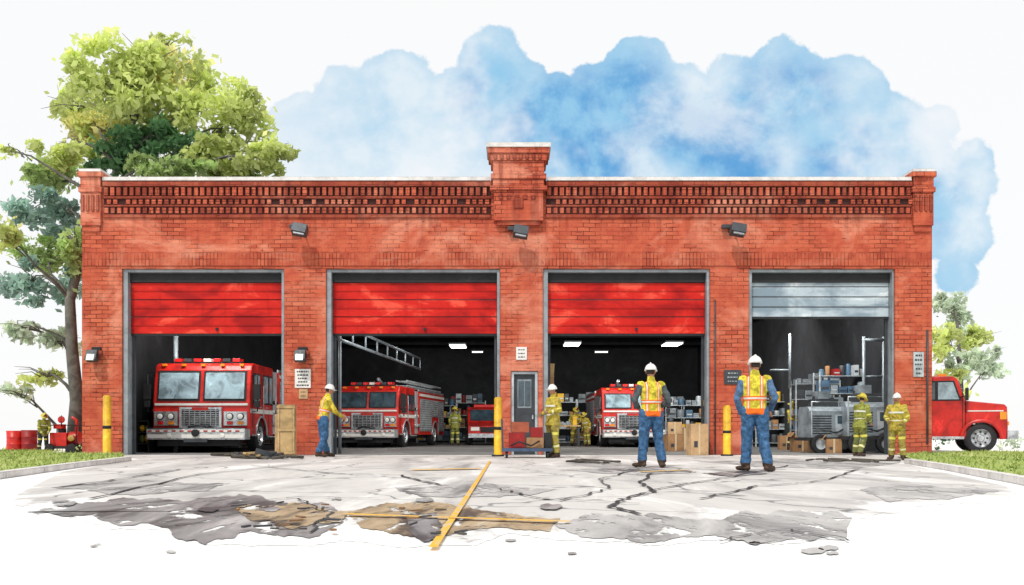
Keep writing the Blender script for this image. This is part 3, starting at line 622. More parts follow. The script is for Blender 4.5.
# ------------------------------------------------------------ PROPS
def bollard(px,py0,py1):
    s=(py1-HY)/CH; x,d=G(px,py1); H=(py1-py0)/s
    e=empty('safety_bollard',(x,d,0)); w=MB(); w.lathe([(0,.16),(.04,.16),(.05,.105),(H-.05,.10),(H-.01,.07),(H,.001)],'z',(0,0,0),0,18)
    w.lathe([(H*.45,.104),(H*.45,.108),(H*.5,.108),(H*.5,.104)],'z',(0,0,0),1,18); w.lathe([(0,.165),(.045,.165),(.05,.1)],'z',(0,0,0),1,18)
    w.build('post',[M_YEL,M_BLK],e)
bollard(107,395,456.2); bollard(498,397,456.5); bollard(727,405,456)
def carton(x,y,z,a,b_,c,rot=0,m=0,name='cardboard_box',opened=False):
    w=MB(); w.box(-a/2,a/2,-b_/2,b_/2,0,c,0); w.box(-.03,.03,-b_/2-.003,b_/2+.003,.01,c+.003,1)
    w.box(-a*.3,-a*.1,-b_/2-.004,-b_/2,c*.25,c*.45,2)
    if opened:
        for s in (-1,1): w.boxm(T(s*(a/2+.07),0,c+.04,0,rad(50)*s),.2,b_,.01,0)
    return w.build(name,[m or M_CARD,M_TAPE,M_TEXT],None,.006,(x,y,z),rot)
x,d=G(697,455.3); carton(x,d,.006,.5,.45,.86,.1,M_CARD2)
x,d=G(673,451.5); carton(x,d,.012,.55,.5,.55,.2); carton(x+.05,d,.562,.45,.4,.4,-.1,M_CARD2); x,d=G(685,450); carton(x,d,.012,.5,.5,.75,-.2)
for px,py,a,c,m in ((800,452,.5,.5,0),(818,453,.55,.55,M_CARD2),(832,453.5,.45,.42,0),(806,450,.6,.75,0),(786,450,.5,.5,0),(845,453,.4,.3,M_CARD2)):
    x,d=G(px,py); carton(x,d,.012,a,.45,c,R.uniform(-.3,.3),m or None,opened=R.random()<.4)
w=MB(); w.boxm(T(0,0,1.3,rad(-4),rad(3)),.28,.05,2.6,0); w.boxm(T(.12,-.08,1.1,rad(-4),rad(-2)),.2,.04,2.2,1)
w.build('leaning_boards',[M_WOOD,M_CARD],None,.005,(PX(548.5),D0+.75,.012))
x,d=G(287,456.3); e=empty('plywood_crate',(x,d,.006),.12); w=MB()
w.box(-.22,.22,-.2,.2,0,1.35,0)
for z in (.05,.65,1.25): w.box(-.24,.24,-.225,-.2,z,z+.08,0)
for sx in (-.22,.16): w.box(sx,sx+.06,-.22,-.2,.13,1.25,0)
w.box(-.3,-.22,-.1,.0,0,1.1,1); w.build('crate',[M_WOOD,M_CARD2,M_DKG],e,.006)
x,d=G(527,458); e=empty('platform_cart',(x,d,.006)); w=MB()
w.box(-.62,.62,-.35,.35,.16,.24,0)
for sx in (-.5,.5):
    for sy in (-.25,.25): w.cyl((sx-.03,sy,.08),.08,.06,'x',1,14)
w.tube([(-.6,-.3,.2),(-.62,-.3,.95),(-.62,.3,.95),(-.6,.3,.2)],.02,0,8)
w.box(-.45,-.05,-.25,.2,.24,.62,2); w.box(-.02,.4,-.28,.2,.24,.5,3); w.box(-.38,.05,-.2,.2,.62,.88,4); w.box(.08,.38,-.2,.15,.5,.75,2); w.box(.42,.6,-.2,.1,.24,.62,1)
w.tube([(-.4,-.3,.3),(-.2,-.36,.4),(.1,-.34,.3),(.3,-.36,.42)],.025,1,6)
w.build('cart',[mat('navy_metal',(.06,.1,.18),.5),M_BLK,M_REDD,M_CARD,mat('rusty_red',(.4,.1,.05),.7)],e,.008)
def hose(px,py,wd,r=.035,name='fire_hose',m=None):
    x,d=G(px,py); w=MB(); pts=[]
    for k in range(60):
        t=k/59; pts.append((wd*(-.5+t)+.25*math.sin(t*23),.5*math.sin(t*17+1)+.2*math.sin(t*31),r+.03*abs(math.sin(t*11))))
    w.tube(pts,r,0,8); w.build(name,[m or M_HOSE],None,0,(x,d,.006))
hose(268,459,1.5); hose(240,456.5,1.1); hose(590,463,.9,.02,name='electrical_cable'); hose(20,461,4.5,r=.03); hose(850,462,1.6,r=.02)
x,d=G(262,459); w=MB()
for k in range(9): w.boxm(T(R.uniform(-.5,.5),R.uniform(-.3,.3),.06+.03*k*.3,R.uniform(-.2,.2),R.uniform(-.3,.3),R.uniform(0,3)),R.uniform(.2,.6),.08,.05,k%3)
w.boxm(T(.1,0,.12,0,.3,.3),.5,.3,.12,1)
w.build('tool_pile',[M_HOSE,M_DKG,M_WOOD],None,.005,(x,d,.01))
x,d=G(138,452.5); e=empty('gear_rack',(x,d,.012)); w=MB()
for sx in (-.4,.4): w.box(sx-.02,sx+.02,-.2,.2,0,1.0,0)
for z in (.25,.6,.95): w.box(-.42,.42,-.2,.2,z,z+.03,0)
for k in range(5): w.ell((-.32+k*.16,-.05,.42),(.09,.12,.13),1+k%2,10,6); w.ell((-.32+k*.16,-.05,.74),(.09,.12,.1),2-k%2,10,6)
w.build('rack',[M_DKG,M_YEL,C_GP],e)
x,d=G(67,452.5); e=empty('portable_water_pump',(x,d,0)); w=MB()
w.box(-.5,.5,-.3,.3,.12,.2,1); w.box(-.42,.1,-.24,.24,.2,.62,0); w.cyl((.1,0,.45),.2,.3,'x',0,18); w.cyl((.25,-.28,.45),.1,.2,'y',2,14)
w.tube([(-.45,-.28,.2),(-.45,-.28,.85),(.42,-.28,.85),(.42,-.28,.2)],.025,1,6); w.tube([(-.45,.28,.2),(-.45,.28,.85),(.42,.28,.85),(.42,.28,.2)],.025,1,6)
w.cyl((-.15,0,.62),.12,.12,'z',1,14); w.box(-.35,-.1,-.15,.15,.74,.88,0); w.tube([(.3,0,.55),(.3,0,1.0),(.15,0,1.1)],.05,0,8)
w.cyl((-.05,-.27,1.02),.11,.03,'y',0,16); w.tube([(-.05,-.25,.8),(-.05,-.25,1.15)],.02,1,6)
for sx in (-.38,.3): w.cyl((sx,-.36,.14),.14,.08,'y',1,16)
w.build('pump',[M_RED,M_BLK,M_BRASS],e,.01)
x,d=G(22,451.5); e=empty('steel_drum',(x,d,0)); w=MB()
for sx,hh in ((-.24,.68),(.24,.7)):
    w.lathe([(0,.001),(0,.24),(.02,.25),(hh*.33,.24),(hh*.35,.255),(hh*.37,.24),(hh*.66,.24),(hh*.68,.255),(hh*.7,.24),(hh,.25),(hh,.22),(hh-.02,.21),(hh-.02,.001)],'z',(sx,0,0),0 if sx<0 else 1,20)
w.build('drums',[M_RED,M_REDD],e)
# interior equipment
def rack(px,s,W,H,mat_,name='storage_rack',n=4):
    e=empty(name,((px-512)/s,F/s,.012)); w=MB()
    for sx in (-W/2,W/2):
        for sy in (-.3,.3): w.box(sx-.025,sx+.025,sy-.025,sy+.025,0,H,0)
    for k in range(n):
        z=.15+k*(H-.3)/(n-1); w.box(-W/2,W/2,-.3,.3,z,z+.03,0)
        xx=-W/2+.05
        while xx<W/2-.2:
            a=R.uniform(.14,.4); hh=R.uniform(.15,(H-.3)/(n-1)*.8); mi=R.choice([1,1,2,3,4,5,0])
            if R.random()<.3: w.cyl((xx+a/2,-.05,z+.03),a/2,hh,'z',mi,12)
            else: w.box(xx,xx+a,-.28,.2,z+.03,z+.03+hh,mi); w.box(xx+.03,xx+a-.03,-.29,-.28,z+.03+hh*.3,z+.03+hh*.5,R.choice([0,3]))
            xx+=a+.03
    w.build('rack',[M_LGREY,M_GREY,M_CARD,M_DKG,mat_,M_BLUEQ],e,.006)
rack(846,31,1.9,2.55,M_REDD,n=5); rack(815,29,1.5,2.4,M_BLUEQ,n=5); rack(772,24,1.5,2.0,M_YEL)
rack(437,18,2.2,2.2,M_YEL); rack(468,17.5,2.0,2.4,M_REDD); rack(560,22,1.5,2.1,M_YEL); rack(600,19,2.4,2.3,M_REDD); rack(690,23,2.2,1.9,M_YEL); rack(668,21,1.4,2.2,M_BLUEQ); rack(262,25,1.6,2.2,M_REDD)
def genset(px,s,scale=1,rot=.15):
    e=empty('tow_generator',((px-512)/s,F/s,.012),rot,scale); w=MB()
    w.box(-.95,.95,-.45,.45,.4,.5,2); w.prism([(-.42,.5),(-.42,1.35),(-.3,1.5),(.3,1.5),(.42,1.35),(.42,.5)],-.85,.55,0)
    for k in range(8): w.box(-.75,-.1,-.435,-.42,.62+k*.08,.65+k*.08,2)
    w.box(.02,.45,-.435,-.42,.7,1.25,1); w.box(.1,.37,-.445,-.435,.95,1.2,3); w.tube([(-.5,0,1.5),(-.5,0,1.85)],.05,2,8)
    w.tube([(-.8,-.46,.5),(-.8,-.46,1.65),(.6,-.46,1.65),(.6,-.46,.5)],.03,1,6); w.box(.6,.95,-.3,.3,.5,1.0,4)
    w.box(-.6,.2,-.3,.2,1.5,1.75,4); w.box(-.5,-.1,-.32,.1,1.75,2.0,0); w.tube([(-.7,-.5,.8),(0,-.55,.65),(.5,-.5,.9)],.03,2,6)
    for sx in (-.5,.3):
        w.lathe([(0,.001),(0,.3),(-.2,.3),(-.2,.18),(-.16,.16),(-.16,.001)],'y',(sx,-.3,.3),[2,2,2,1,1],20)
    w.build('generator',[M_GREY,M_LGREY,M_BLK,M_GLASSD,M_DKG],e,.012)
genset(828,33.2,.92); genset(872,33.8,1.0,-.1)
x,d=G(884,454); w=MB(); w.tube([(-.1,0,.0),(-.1,0,3.5)],.05,0,8); w.tube([(.5,0,.0),(.5,0,3.5)],.05,0,8); w.tube([(-.1,0,3.4),(.5,0,3.4)],.05,0,8)
w.tube([(-.1,0,2.3),(.5,0,2.3)],.03,0,8); w.tube([(-2.3,.1,1.95),(-2.3,.1,3.6)],.04,0,8); w.tube([(-2.9,.1,2.5),(-2.3,.1,2.5)],.03,0,8)
w.build('steel_gantry',[M_GREY,M_WHITE],None,0,(x-.1,d+1.0,.012))
w=MB(); 
for z in (3.75,3.3): w.tube([(PX(333),D0+.8,z),(PX(333)+1.0,D0+14,z+.05)],.05,0,8)
for k in range(9): q=k/8; w.tube([(PX(333)+q*1.0,D0+.8+13.2*q,3.3),(PX(333)+q*1.0,D0+.8+13.2*q,3.75)],.03,0,6)
w.tube([(PX(333),D0+1,0),(PX(333),D0+1,3.75)],.05,0,8)
w.build('overhead_rail',[M_GREY])
w=MB(); w.tube([(PX(130),D0+1.5,3.55),(PX(275),D0+1.5,3.55)],.05,0,8); w.tube([(PX(262),D0+2.5,0),(PX(262),D0+2.5,3.5),(PX(262)+.3,D0+2.6,3.6)],.09,0,10)
w.tube([(PX(136),D0+3,0),(PX(136),D0+3,4)],.07,0,10); w.build('exhaust_duct',[M_GREY])
e=empty('workbench',(PX(575),D0+14,.012)); w=MB(); w.box(-1.2,1.2,-.35,.35,.85,.92,0)
for sx in (-1.1,1.1): w.box(sx-.05,sx+.05,-.3,.3,0,.85,1)
for k in range(8): w.box(-1.1+k*.28,-1.1+k*.28+.18,-.2,.1,.92,1.05+R.uniform(0,.25),R.choice([2,3,4]))
w.build('bench',[M_WOOD,M_DKG,M_YEL,M_REDD,M_GREY],e,.006)
# ------------------------------------------------------------ TREES
def leafmat():
    m,nt,b=newmat('leaves'); vc=nt.new('ShaderNodeAttribute',attribute_name='lc').outputs['Color']
    nt.l.new(vc,b.inputs['Base Color']); b.inputs['Roughness'].default_value=.7; b.inputs['Specular IOR Level'].default_value=.1
    tr=nt.new('ShaderNodeBsdfTranslucent'); nt.l.new(vc,tr.inputs[0]); mx=nt.new('ShaderNodeMixShader'); mx.inputs[0].default_value=.5
    nt.l.new(b.outputs[0],mx.inputs[1]); nt.l.new(tr.outputs[0],mx.inputs[2]); nt.l.new(mx.outputs[0],nt.n['Material Output'].inputs[0]); return m
M_LEAF=leafmat()
def leaves(name,clumps,parent,density,size,seed=1):
    rg=np.random.RandomState(seed); V=[];Fc=[];C=[]
    for (c,r,col,dens) in clumps:
        c=np.array(c)
        nsub=max(5,int(14*dens)); n=int(density*dens*(r[0]*r[2]))
        subs=[]
        for k in range(nsub):
            q=rg.normal(size=3); q/=np.linalg.norm(q); q*=rg.uniform(.2,1.05); subs.append((c+q*np.array(r)*.9,rg.uniform(.2,.48),rg.uniform(.75,1.2)))
        for k in range(n):
            sc_,sr,sv=subs[rg.randint(nsub)]
            q=rg.normal(size=3); q/=np.linalg.norm(q); q*=rg.uniform(.1,1)**.5
            if rg.rand()<.08: q*=1.8
            p=sc_+q*sr*np.array(r)
            a=rg.normal(size=3); a/=np.linalg.norm(a); b_=np.cross(a,rg.normal(size=3)); b_/=np.linalg.norm(b_)
            l=size*rg.uniform(.4,1.5); wd=l*rg.uniform(.4,.7)
            o=len(V); V+=[p-a*l*.5,p+b_*wd*.5-a*l*.1,p+a*l*.5,p-b_*wd*.5+a*l*.05]; Fc.append((o,o+1,o+2,o+3))
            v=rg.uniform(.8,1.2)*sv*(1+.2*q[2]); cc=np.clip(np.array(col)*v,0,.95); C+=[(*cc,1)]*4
    me=bpy.data.meshes.new(name); me.from_pydata([tuple(v) for v in V],[],Fc); me.materials.append(M_LEAF)
    A=me.attributes.new('lc','FLOAT_COLOR','POINT'); A.data.foreach_set('color',np.array(C).ravel())
    ob=bpy.data.objects.new(name,me); scene.collection.objects.link(ob); ob.parent=parent; return ob
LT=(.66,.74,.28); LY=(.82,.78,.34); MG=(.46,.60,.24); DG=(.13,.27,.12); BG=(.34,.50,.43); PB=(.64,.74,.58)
def P3(px,py,d): return Vector(AT(px,py,d))
def tree(name,trunkpts,cl,d,density,size,seed,ppm,tr=.24):
    e=empty(name,(0,0,0)); rg=random.Random(seed)
    clumps=[];w=MB()
    tp=[P3(*p,d) for p in trunkpts]; rr=[tr*(1-.8*i/(len(tp)-1)) for i in range(len(tp))]; rr[0]=tr*1.35
    w.tube(tp,rr,0,10)
    for (px,py,rx,ry,col,dn) in cl:
        dd=d+rg.uniform(-1.6,1.6); c=P3(px,py,dd); r=(rx/ppm,min(rx,ry)/ppm*1.1,ry/ppm)
        clumps.append((c,r,col,dn))
        cand=[q for q in tp if q.z<c.z-.5] or [tp[1]]
        st_=min(cand,key=lambda q:(q-c).length+abs(q.z-c.z)*.1)
        mid=(st_+c)/2+Vector((rg.uniform(-.3,.3),rg.uniform(-.3,.3),rg.uniform(.0,.6)))
        w.tube([st_,(st_+mid)/2+Vector((0,0,.1)),mid,(mid+c)/2+Vector((0,0,.15)),c],[.07,.055,.04,.028,.012],0,6)
        for k in range(7):
            q=Vector((rg.uniform(-1,1)*r[0],rg.uniform(-1,1)*r[1],rg.uniform(-.4,.9)*r[2]))*.8; s0=mid.lerp(c,rg.uniform(.2,1))
            en=c+q; m2=(s0+en)/2+Vector((rg.uniform(-.15,.15),0,.12)); w.tube([s0,m2,en],[.022,.014,.006],0,5)
    w.build('trunk_and_limbs',[M_BARK],e); leaves('foliage',clumps,e,density,size,seed)
    return e
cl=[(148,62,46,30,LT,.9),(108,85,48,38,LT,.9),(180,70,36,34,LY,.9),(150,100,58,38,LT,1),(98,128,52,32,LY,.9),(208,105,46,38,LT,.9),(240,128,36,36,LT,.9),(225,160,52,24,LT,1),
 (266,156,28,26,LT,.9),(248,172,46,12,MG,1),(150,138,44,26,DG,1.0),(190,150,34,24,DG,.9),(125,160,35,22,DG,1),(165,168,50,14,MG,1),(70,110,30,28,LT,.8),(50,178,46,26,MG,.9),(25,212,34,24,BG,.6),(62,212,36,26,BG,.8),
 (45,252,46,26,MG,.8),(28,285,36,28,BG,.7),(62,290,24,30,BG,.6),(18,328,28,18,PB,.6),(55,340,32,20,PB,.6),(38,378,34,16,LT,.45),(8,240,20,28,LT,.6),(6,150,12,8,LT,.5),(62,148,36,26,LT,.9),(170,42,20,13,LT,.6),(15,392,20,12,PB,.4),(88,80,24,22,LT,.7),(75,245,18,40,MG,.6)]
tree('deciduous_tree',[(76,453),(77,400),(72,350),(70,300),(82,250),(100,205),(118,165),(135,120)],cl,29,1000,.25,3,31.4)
cl2=[(955,315,20,22,PB,1),(975,342,24,20,LT,.8),(945,345,18,22,LT,.8),(988,370,16,12,PB,.8),(952,380,26,16,LT,.8),(1000,352,12,10,PB,.3),(940,300,10,12,PB,.8),(970,362,24,16,PB,.9)]
tree('deciduous_tree',[(962,439),(962,410),(960,370),(958,330),(955,310)],cl2,50,400,.42,5,18.2,.2)
# ------------------------------------------------------------ GROUND
def groundmat(name,base,dark,light,sc_=.8,rough=.8,cr=False,thr=(.5,.75),fade=False,holes=False):
    m,nt,b=newmat(name); tc=nt.new('ShaderNodeTexCoord').outputs['Object']
    st_=nt.mapping(tc,(1.3,.30,1))
    n1=nt.noise(st_,sc_,6,.6,1.0); n2=nt.noise(nt.mapping(tc,(1,.4,1),(7,3,0)),sc_*4,5,.65,.6); n3=nt.noise(tc,40,3)
    c=nt.mix(nt.smooth(n1,thr[0],thr[1]),base,dark); c=nt.mix(nt.smooth(n1,.48,.3),c,light)
    c=nt.mix(nt.smooth(n2,.55,.72,0,.5),c,dark); c=nt.mix(nt.smooth(n3,.55,.8,0,.25),c,dark)
    if cr:
        v=nt.new('ShaderNodeTexVoronoi',feature='DISTANCE_TO_EDGE'); v.inputs['Scale'].default_value=.36
        wv=nt.new('ShaderNodeVectorMath',operation='ADD'); nn=nt.new('ShaderNodeTexNoise'); nt.l.new(tc,nn.inputs[0]); nn.inputs['Scale'].default_value=1.5
        sc2=nt.new('ShaderNodeVectorMath',operation='SCALE'); nt.l.new(nn.outputs['Color'],sc2.inputs[0]); sc2.inputs['Scale'].default_value=.8
        nt.l.new(tc,wv.inputs[0]); nt.l.new(sc2.outputs[0],wv.inputs[1]); nt.l.new(wv.outputs[0],v.inputs['Vector'])
        c=nt.mix(nt.smooth(v.outputs['Distance'],.013,.004,0,.7),c,(.12,.12,.13))
    if fade:
        sp=nt.new('ShaderNodeSeparateXYZ'); nt.l.new(tc,sp.inputs[0])
        q=nt.math('SUBTRACT',sp.outputs[1],nt.math('MULTIPLY',nt.math('ABSOLUTE',sp.outputs[0]),.75))
        q=nt.math('ADD',q,nt.math('MULTIPLY_ADD',nt.noise(nt.mapping(tc,(1.6,.6,1)),1.2,6,.65),6,-3))
        c=nt.mix(nt.smooth(q,6.2,5.0),c,(.85,.85,.845))
    nt.l.new(c,b.inputs['Base Color']); b.inputs['Roughness'].default_value=rough; b.inputs['Specular IOR Level'].default_value=.2
    if holes:   # stain dries off in irregular gaps
        h=nt.noise(nt.mapping(tc,(1.7,.7,1),(3,8,0)),2.2,7,.68,.4)
        tr=nt.new('ShaderNodeBsdfTransparent'); mx=nt.new('ShaderNodeMixShader'); nt.l.new(nt.smooth(h,.40,.47),mx.inputs[0]); nt.l.new(tr.outputs[0],mx.inputs[1]); nt.l.new(b.outputs[0],mx.inputs[2]); nt.l.new(mx.outputs[0],nt.n['Material Output'].inputs[0])
    return m
M_PAPER=groundmat('pale_ground',(.86,.86,.855),(.83,.83,.83),(.88,.88,.88)) 
M_CON=groundmat('concrete',(.58,.565,.545),(.30,.29,.29),(.80,.79,.78),.6,.8,True,(.47,.74),True)
M_PUD=groundmat('puddle_stain',(.26,.26,.268),(.06,.062,.068),(.48,.475,.47),1.5,.45,False,(.46,.64),holes=True)
M_PUDL=groundmat('pale_stain',(.43,.425,.42),(.17,.17,.175),(.60,.59,.58),1.3,.6,False,(.47,.68),holes=True)
M_RUST=groundmat('rust_stain',(.42,.32,.20),(.09,.07,.055),(.60,.53,.42),1.9,.55,False,(.46,.62),holes=True)
M_CRK=groundmat('crack_fill',(.06,.06,.065),(.02,.02,.02),(.15,.15,.15))
M_GRASS=groundmat('grass',(.34,.42,.12),(.17,.25,.07),(.54,.56,.26),.9,.9)
def yellowpaint():
    m,nt,b=newmat('yellow_line_paint'); tc=nt.new('ShaderNodeTexCoord').outputs['Object']
    c=nt.mix(nt.smooth(nt.noise(nt.mapping(tc,(1,.5,1)),11,5,.7),.50,.62),(.80,.46,.03),(.56,.50,.38)); nt.l.new(c,b.inputs['Base Color']); return m
M_YLN=yellowpaint()
me=bpy.data.meshes.new('ground'); me.from_pydata([(-900,-100,0),(900,-100,0),(900,1500,0),(-900,1500,0)],[],[(0,1,2,3)]); me.materials.append(M_PAPER)
scene.collection.objects.link(bpy.data.objects.new('ground',me))
def jag(a,b_,amp,rg,depth):
    if depth==0: return [a]
    L=math.hypot(b_[0]-a[0],b_[1]-a[1]); am=min(amp,L*.16)
    m=((a[0]+b_[0])/2+rg.uniform(-am,am)*.8,(a[1]+b_[1])/2+rg.uniform(-am,am)*.8)
    return jag(a,m,amp*.6,rg,depth-1)+jag(m,b_,amp*.6,rg,depth-1)
def patch(name,pts,matl,z,amp=3,depth=4,seed=1,smoothpts=()):
    rg=random.Random(seed); out=[]
    for i in range(len(pts)):
        a,b_=pts[i],pts[(i+1)%len(pts)]
        if i in smoothpts: out.append(a)
        else: out+=jag(a,b_,amp,rg,depth)
    vs=[]
    for p in out:
        x,d=G(p[0],max(p[1],454.6)); vs.append((x,d,z))
    me=bpy.data.meshes.new(name); me.from_pydata(vs,[],[list(range(len(vs)))]); me.materials.append(matl)
    o=bpy.data.objects.new(name,me); scene.collection.objects.link(o); return o
patch('concrete_apron',[(18,494),(62,472),(140,459),(100,455.02),(925,455.02),(905,464),(1005,486),(1018,494),(960,504),(905,511),(858,520),(850,541),(780,545),(720,540),(640,545),(560,541),(515,534),(470,546),(400,548),(340,541),(295,546),(205,545),(165,532),(110,530),(60,512),(15,506)],M_CON,.003,4,4,3,smoothpts=(0,1,2,3,4,5))
patch('rain_puddle',[(25,513),(70,504),(120,499),(190,502),(260,496),(330,505),(348,520),(320,537),(255,533),(205,546),(178,540),(168,529),(120,527),(70,519)],M_PUD,.008,6,4,11)
patch('rain_puddle',[(235,508),(290,504),(350,513),(340,526),(290,531),(250,522)],M_RUST,.013,6,4,12)
patch('rain_puddle',[(345,512),(380,505),(440,503),(490,512),(560,519),(550,533),(470,531),(410,538),(360,528)],M_RUST,.008,5,4,13)
patch('rain_puddle',[(555,526),(590,514),(640,516),(700,521),(740,512),(800,511),(852,518),(845,541),(770,544),(715,536),(640,544),(580,538)],M_PUDL,.008,6,4,14)
patch('rain_puddle',[(860,490),(930,486),(1000,492),(950,500),(890,503)],M_PUDL,.008,3,4,15)
patch('rain_puddle',[(50,488),(140,480),(230,484),(200,492),(110,495)],M_PUDL,.008,3,4,16)
patch('rain_puddle',[(700,462),(790,459),(900,463),(860,469),(760,468)],M_PUDL,.008,1.5,4,17)
patch('rain_puddle',[(560,470),(640,467),(700,472),(640,476)],M_PUDL,.008,1.5,4,18)
patch('rain_puddle',[(395,488),(470,483),(560,490),(500,498),(420,497)],M_PUDL,.008,2.5,4,20)
patch('rain_puddle',[(408,516),(436,514),(442,528),(438,542),(424,544),(410,533)],M_PUD,.013,2,3,19)
patch('rain_puddle',[(600,470),(650,468.5),(664,470),(640,472.5)],M_PUD,.013,1,4,21); patch('rain_puddle',[(700,474),(755,471.5),(770,474),(735,477)],M_PUD,.013,1,4,22)
rgs=random.Random(5)
for k in range(16):   # drips and splashes around the wet area
    px,py=rgs.uniform(40,860),rgs.uniform(541,556) if k%2 else rgs.uniform(498,512); r=rgs.uniform(2,7)
    patch('rain_splash',[(px+r*2*math.cos(t),py+r*.5*math.sin(t)) for t in np.linspace(0,5.5,7)],M_PUDL if k%3 else M_PUD,.008 if k%2 else .018,1,2,k+60)
def strip(name,pts,wd,matl,z,jit=0,seed=1):
    rg=random.Random(seed); P=[]
    for i in range(len(pts)-1):
        a=G(*pts[i]); b_=G(*pts[i+1]); n=8 if jit else 1
        for k in range(n): t=k/n; P.append(Vector((a[0]+(b_[0]-a[0])*t+rg.uniform(-jit,jit)*.5,a[1]+(b_[1]-a[1])*t+rg.uniform(-jit,jit),0)))
    P.append(Vector((*G(*pts[-1]),0))); vs=[];fs=[]
    for i,p in enumerate(P):
        t=(P[min(i+1,len(P)-1)]-P[max(i-1,0)]).normalized(); nn=Vector((-t.y,t.x,0)); w_=wd*(rg.uniform(.5,1.3) if jit else 1)/2
        vs+=[(p+nn*w_)[:2]+(z,),(p-nn*w_)[:2]+(z,)]
        if i: o=2*i; fs.append((o-2,o-1,o+1,o))
    me=bpy.data.meshes.new(name); me.from_pydata(vs,[],fs); me.materials.append(matl); o=bpy.data.objects.new(name,me); scene.collection.objects.link(o)
strip('yellow_lane_line',[(490,462),(468,497),(433,551)],.050,M_YLN,.022)
strip('yellow_lane_line',[(345,517),(570,525)],.08,M_YLN,.026)
strip('yellow_lane_line',[(412,471),(480,469.5)],.30,M_YLN,.022)
strip('yellow_lane_line',[(640,473),(690,471)],.15,M_YLN,.022)
for k,(pp,wd) in enumerate([([(652,474),(640,484),(655,492),(625,500),(610,508),(640,516)],.05),([(640,470),(600,480),(610,490),(560,502)],.03),([(860,470),(820,482),(760,487),(700,500)],.04),
    ([(250,466),(330,474),(400,476),(440,486)],.05),([(180,470),(120,480),(60,488)],.05),([(720,545),(780,530),(860,544)],.015),([(790,466),(740,476),(650,492)],.04),([(560,462),(700,470),(930,478)],.06),([(330,462),(200,475),(90,500)],.05),([(300,500),(330,515),(310,535)],.02),
    ([(500,490),(540,500),(640,505)],.03),([(230,505),(300,498),(380,500)],.03)]):
    strip('pavement_crack',pp,wd,M_CRK,.018,.07,k+30)
def kerb(pts,w_=.16,h_=.10):
    w=MB(); 
    for i in range(len(pts)-1):
        a=Vector((*pts[i],0)); b_=Vector((*pts[i+1],0)); t=(b_-a); L=t.length; n=max(1,int(L/1.2)); an=math.atan2(t.y,t.x)
        for k in range(n):
            c=a+t*((k+.5)/n); w.boxm(T(c.x,c.y,h_/2,0,0,an),L/n-.015,w_,h_,0)
    w.build('kerb',[M_COP],None,.015)
lk=[G(-60,487),G(0,478.5),G(70,468.5),G(128,461)]; rk=[G(908,463.5),G(950,470.5),G(1024,484.5),G(1090,499)]
kerb(lk); kerb(rk)
def grass(name,poly,n,seed):
    me=bpy.data.meshes.new(name); rg=random.Random(seed)
    vs=[(x,y,.085) for x,y in poly]; fs=[list(range(len(poly)))]
    xs=[p[0] for p in poly]; ys=[p[1] for p in poly]
    def inside(x,y):
        c=False
        for i in range(len(poly)):
            (x1,y1),(x2,y2)=poly[i],poly[i-1]
            if (y1>y)!=(y2>y) and x<(x2-x1)*(y-y1)/(y2-y1)+x1: c=not c
        return c
    for k in range(n):
        x,y=rg.uniform(min(xs),max(xs)),rg.uniform(min(ys),max(ys))
        if not inside(x,y): continue
        h=rg.uniform(.02,.08); a=rg.uniform(0,6.28); dx,dy=.02*math.cos(a),.02*math.sin(a); o=len(vs)
        vs+=[(x-dx,y-dy,.085),(x+dx,y+dy,.085),(x+rg.uniform(-.05,.05),y+rg.uniform(-.05,.05),.085+h)]; fs.append((o,o+1,o+2))
    me.from_pydata(vs,[],fs); me.materials.append(M_GRASS); o=bpy.data.objects.new(name,me); scene.collection.objects.link(o)
off=.12
grass('grass_verge',[(lk[0][0]-off,lk[0][1]),(lk[1][0]-off,lk[1][1]),(lk[2][0]-off,lk[2][1]),(lk[3][0]-off,lk[3][1]+.1),(-10.2,23.8),(-12.6,24.6),(-13.5,27.5),(-17.5,28.3),(-17,24),(-12.5,19)],12000,4)
grass('grass_verge',[(rk[0][0]+off,rk[0][1]),(rk[1][0]+off,rk[1][1]),(rk[2][0]+off,rk[2][1]),(rk[3][0]+off,rk[3][1]),(10.5,13),(12.4,17.5),(14,21.5),(17,25.2),(13.5,26),(11.9,25),(9.8,23.2)],12000,5)
w=MB()
for k in range(34):
    px,py=R.uniform(235,335),R.uniform(506,536)
    if k>22: px,py=R.uniform(400,470),R.uniform(510,540)
    x,d=G(px,py); w.boxm(T(x,d,.035,R.uniform(-.1,.1),R.uniform(-.1,.1),R.uniform(0,3.1)),R.uniform(.03,.13),R.uniform(.01,.04),.012,k%3)
w.build('broken_debris',[M_HOSE,M_DKG,M_CARD],None)
e=empty('shrub'); leaves('shrub_foliage',[(Vector(AT(92,446,27.5)),(.5,.4,.25),MG,1),(Vector(AT(12,448,31)),(.5,.4,.2),LT,1)],e,900,.1,9)
e=empty('shrub'); leaves('shrub_foliage',[(Vector(AT(940,428,31.5)),(.5,.5,.8),DG,1),(Vector(AT(1012,440,33)),(.6,.5,.4),PB,1)],e,700,.14,10)
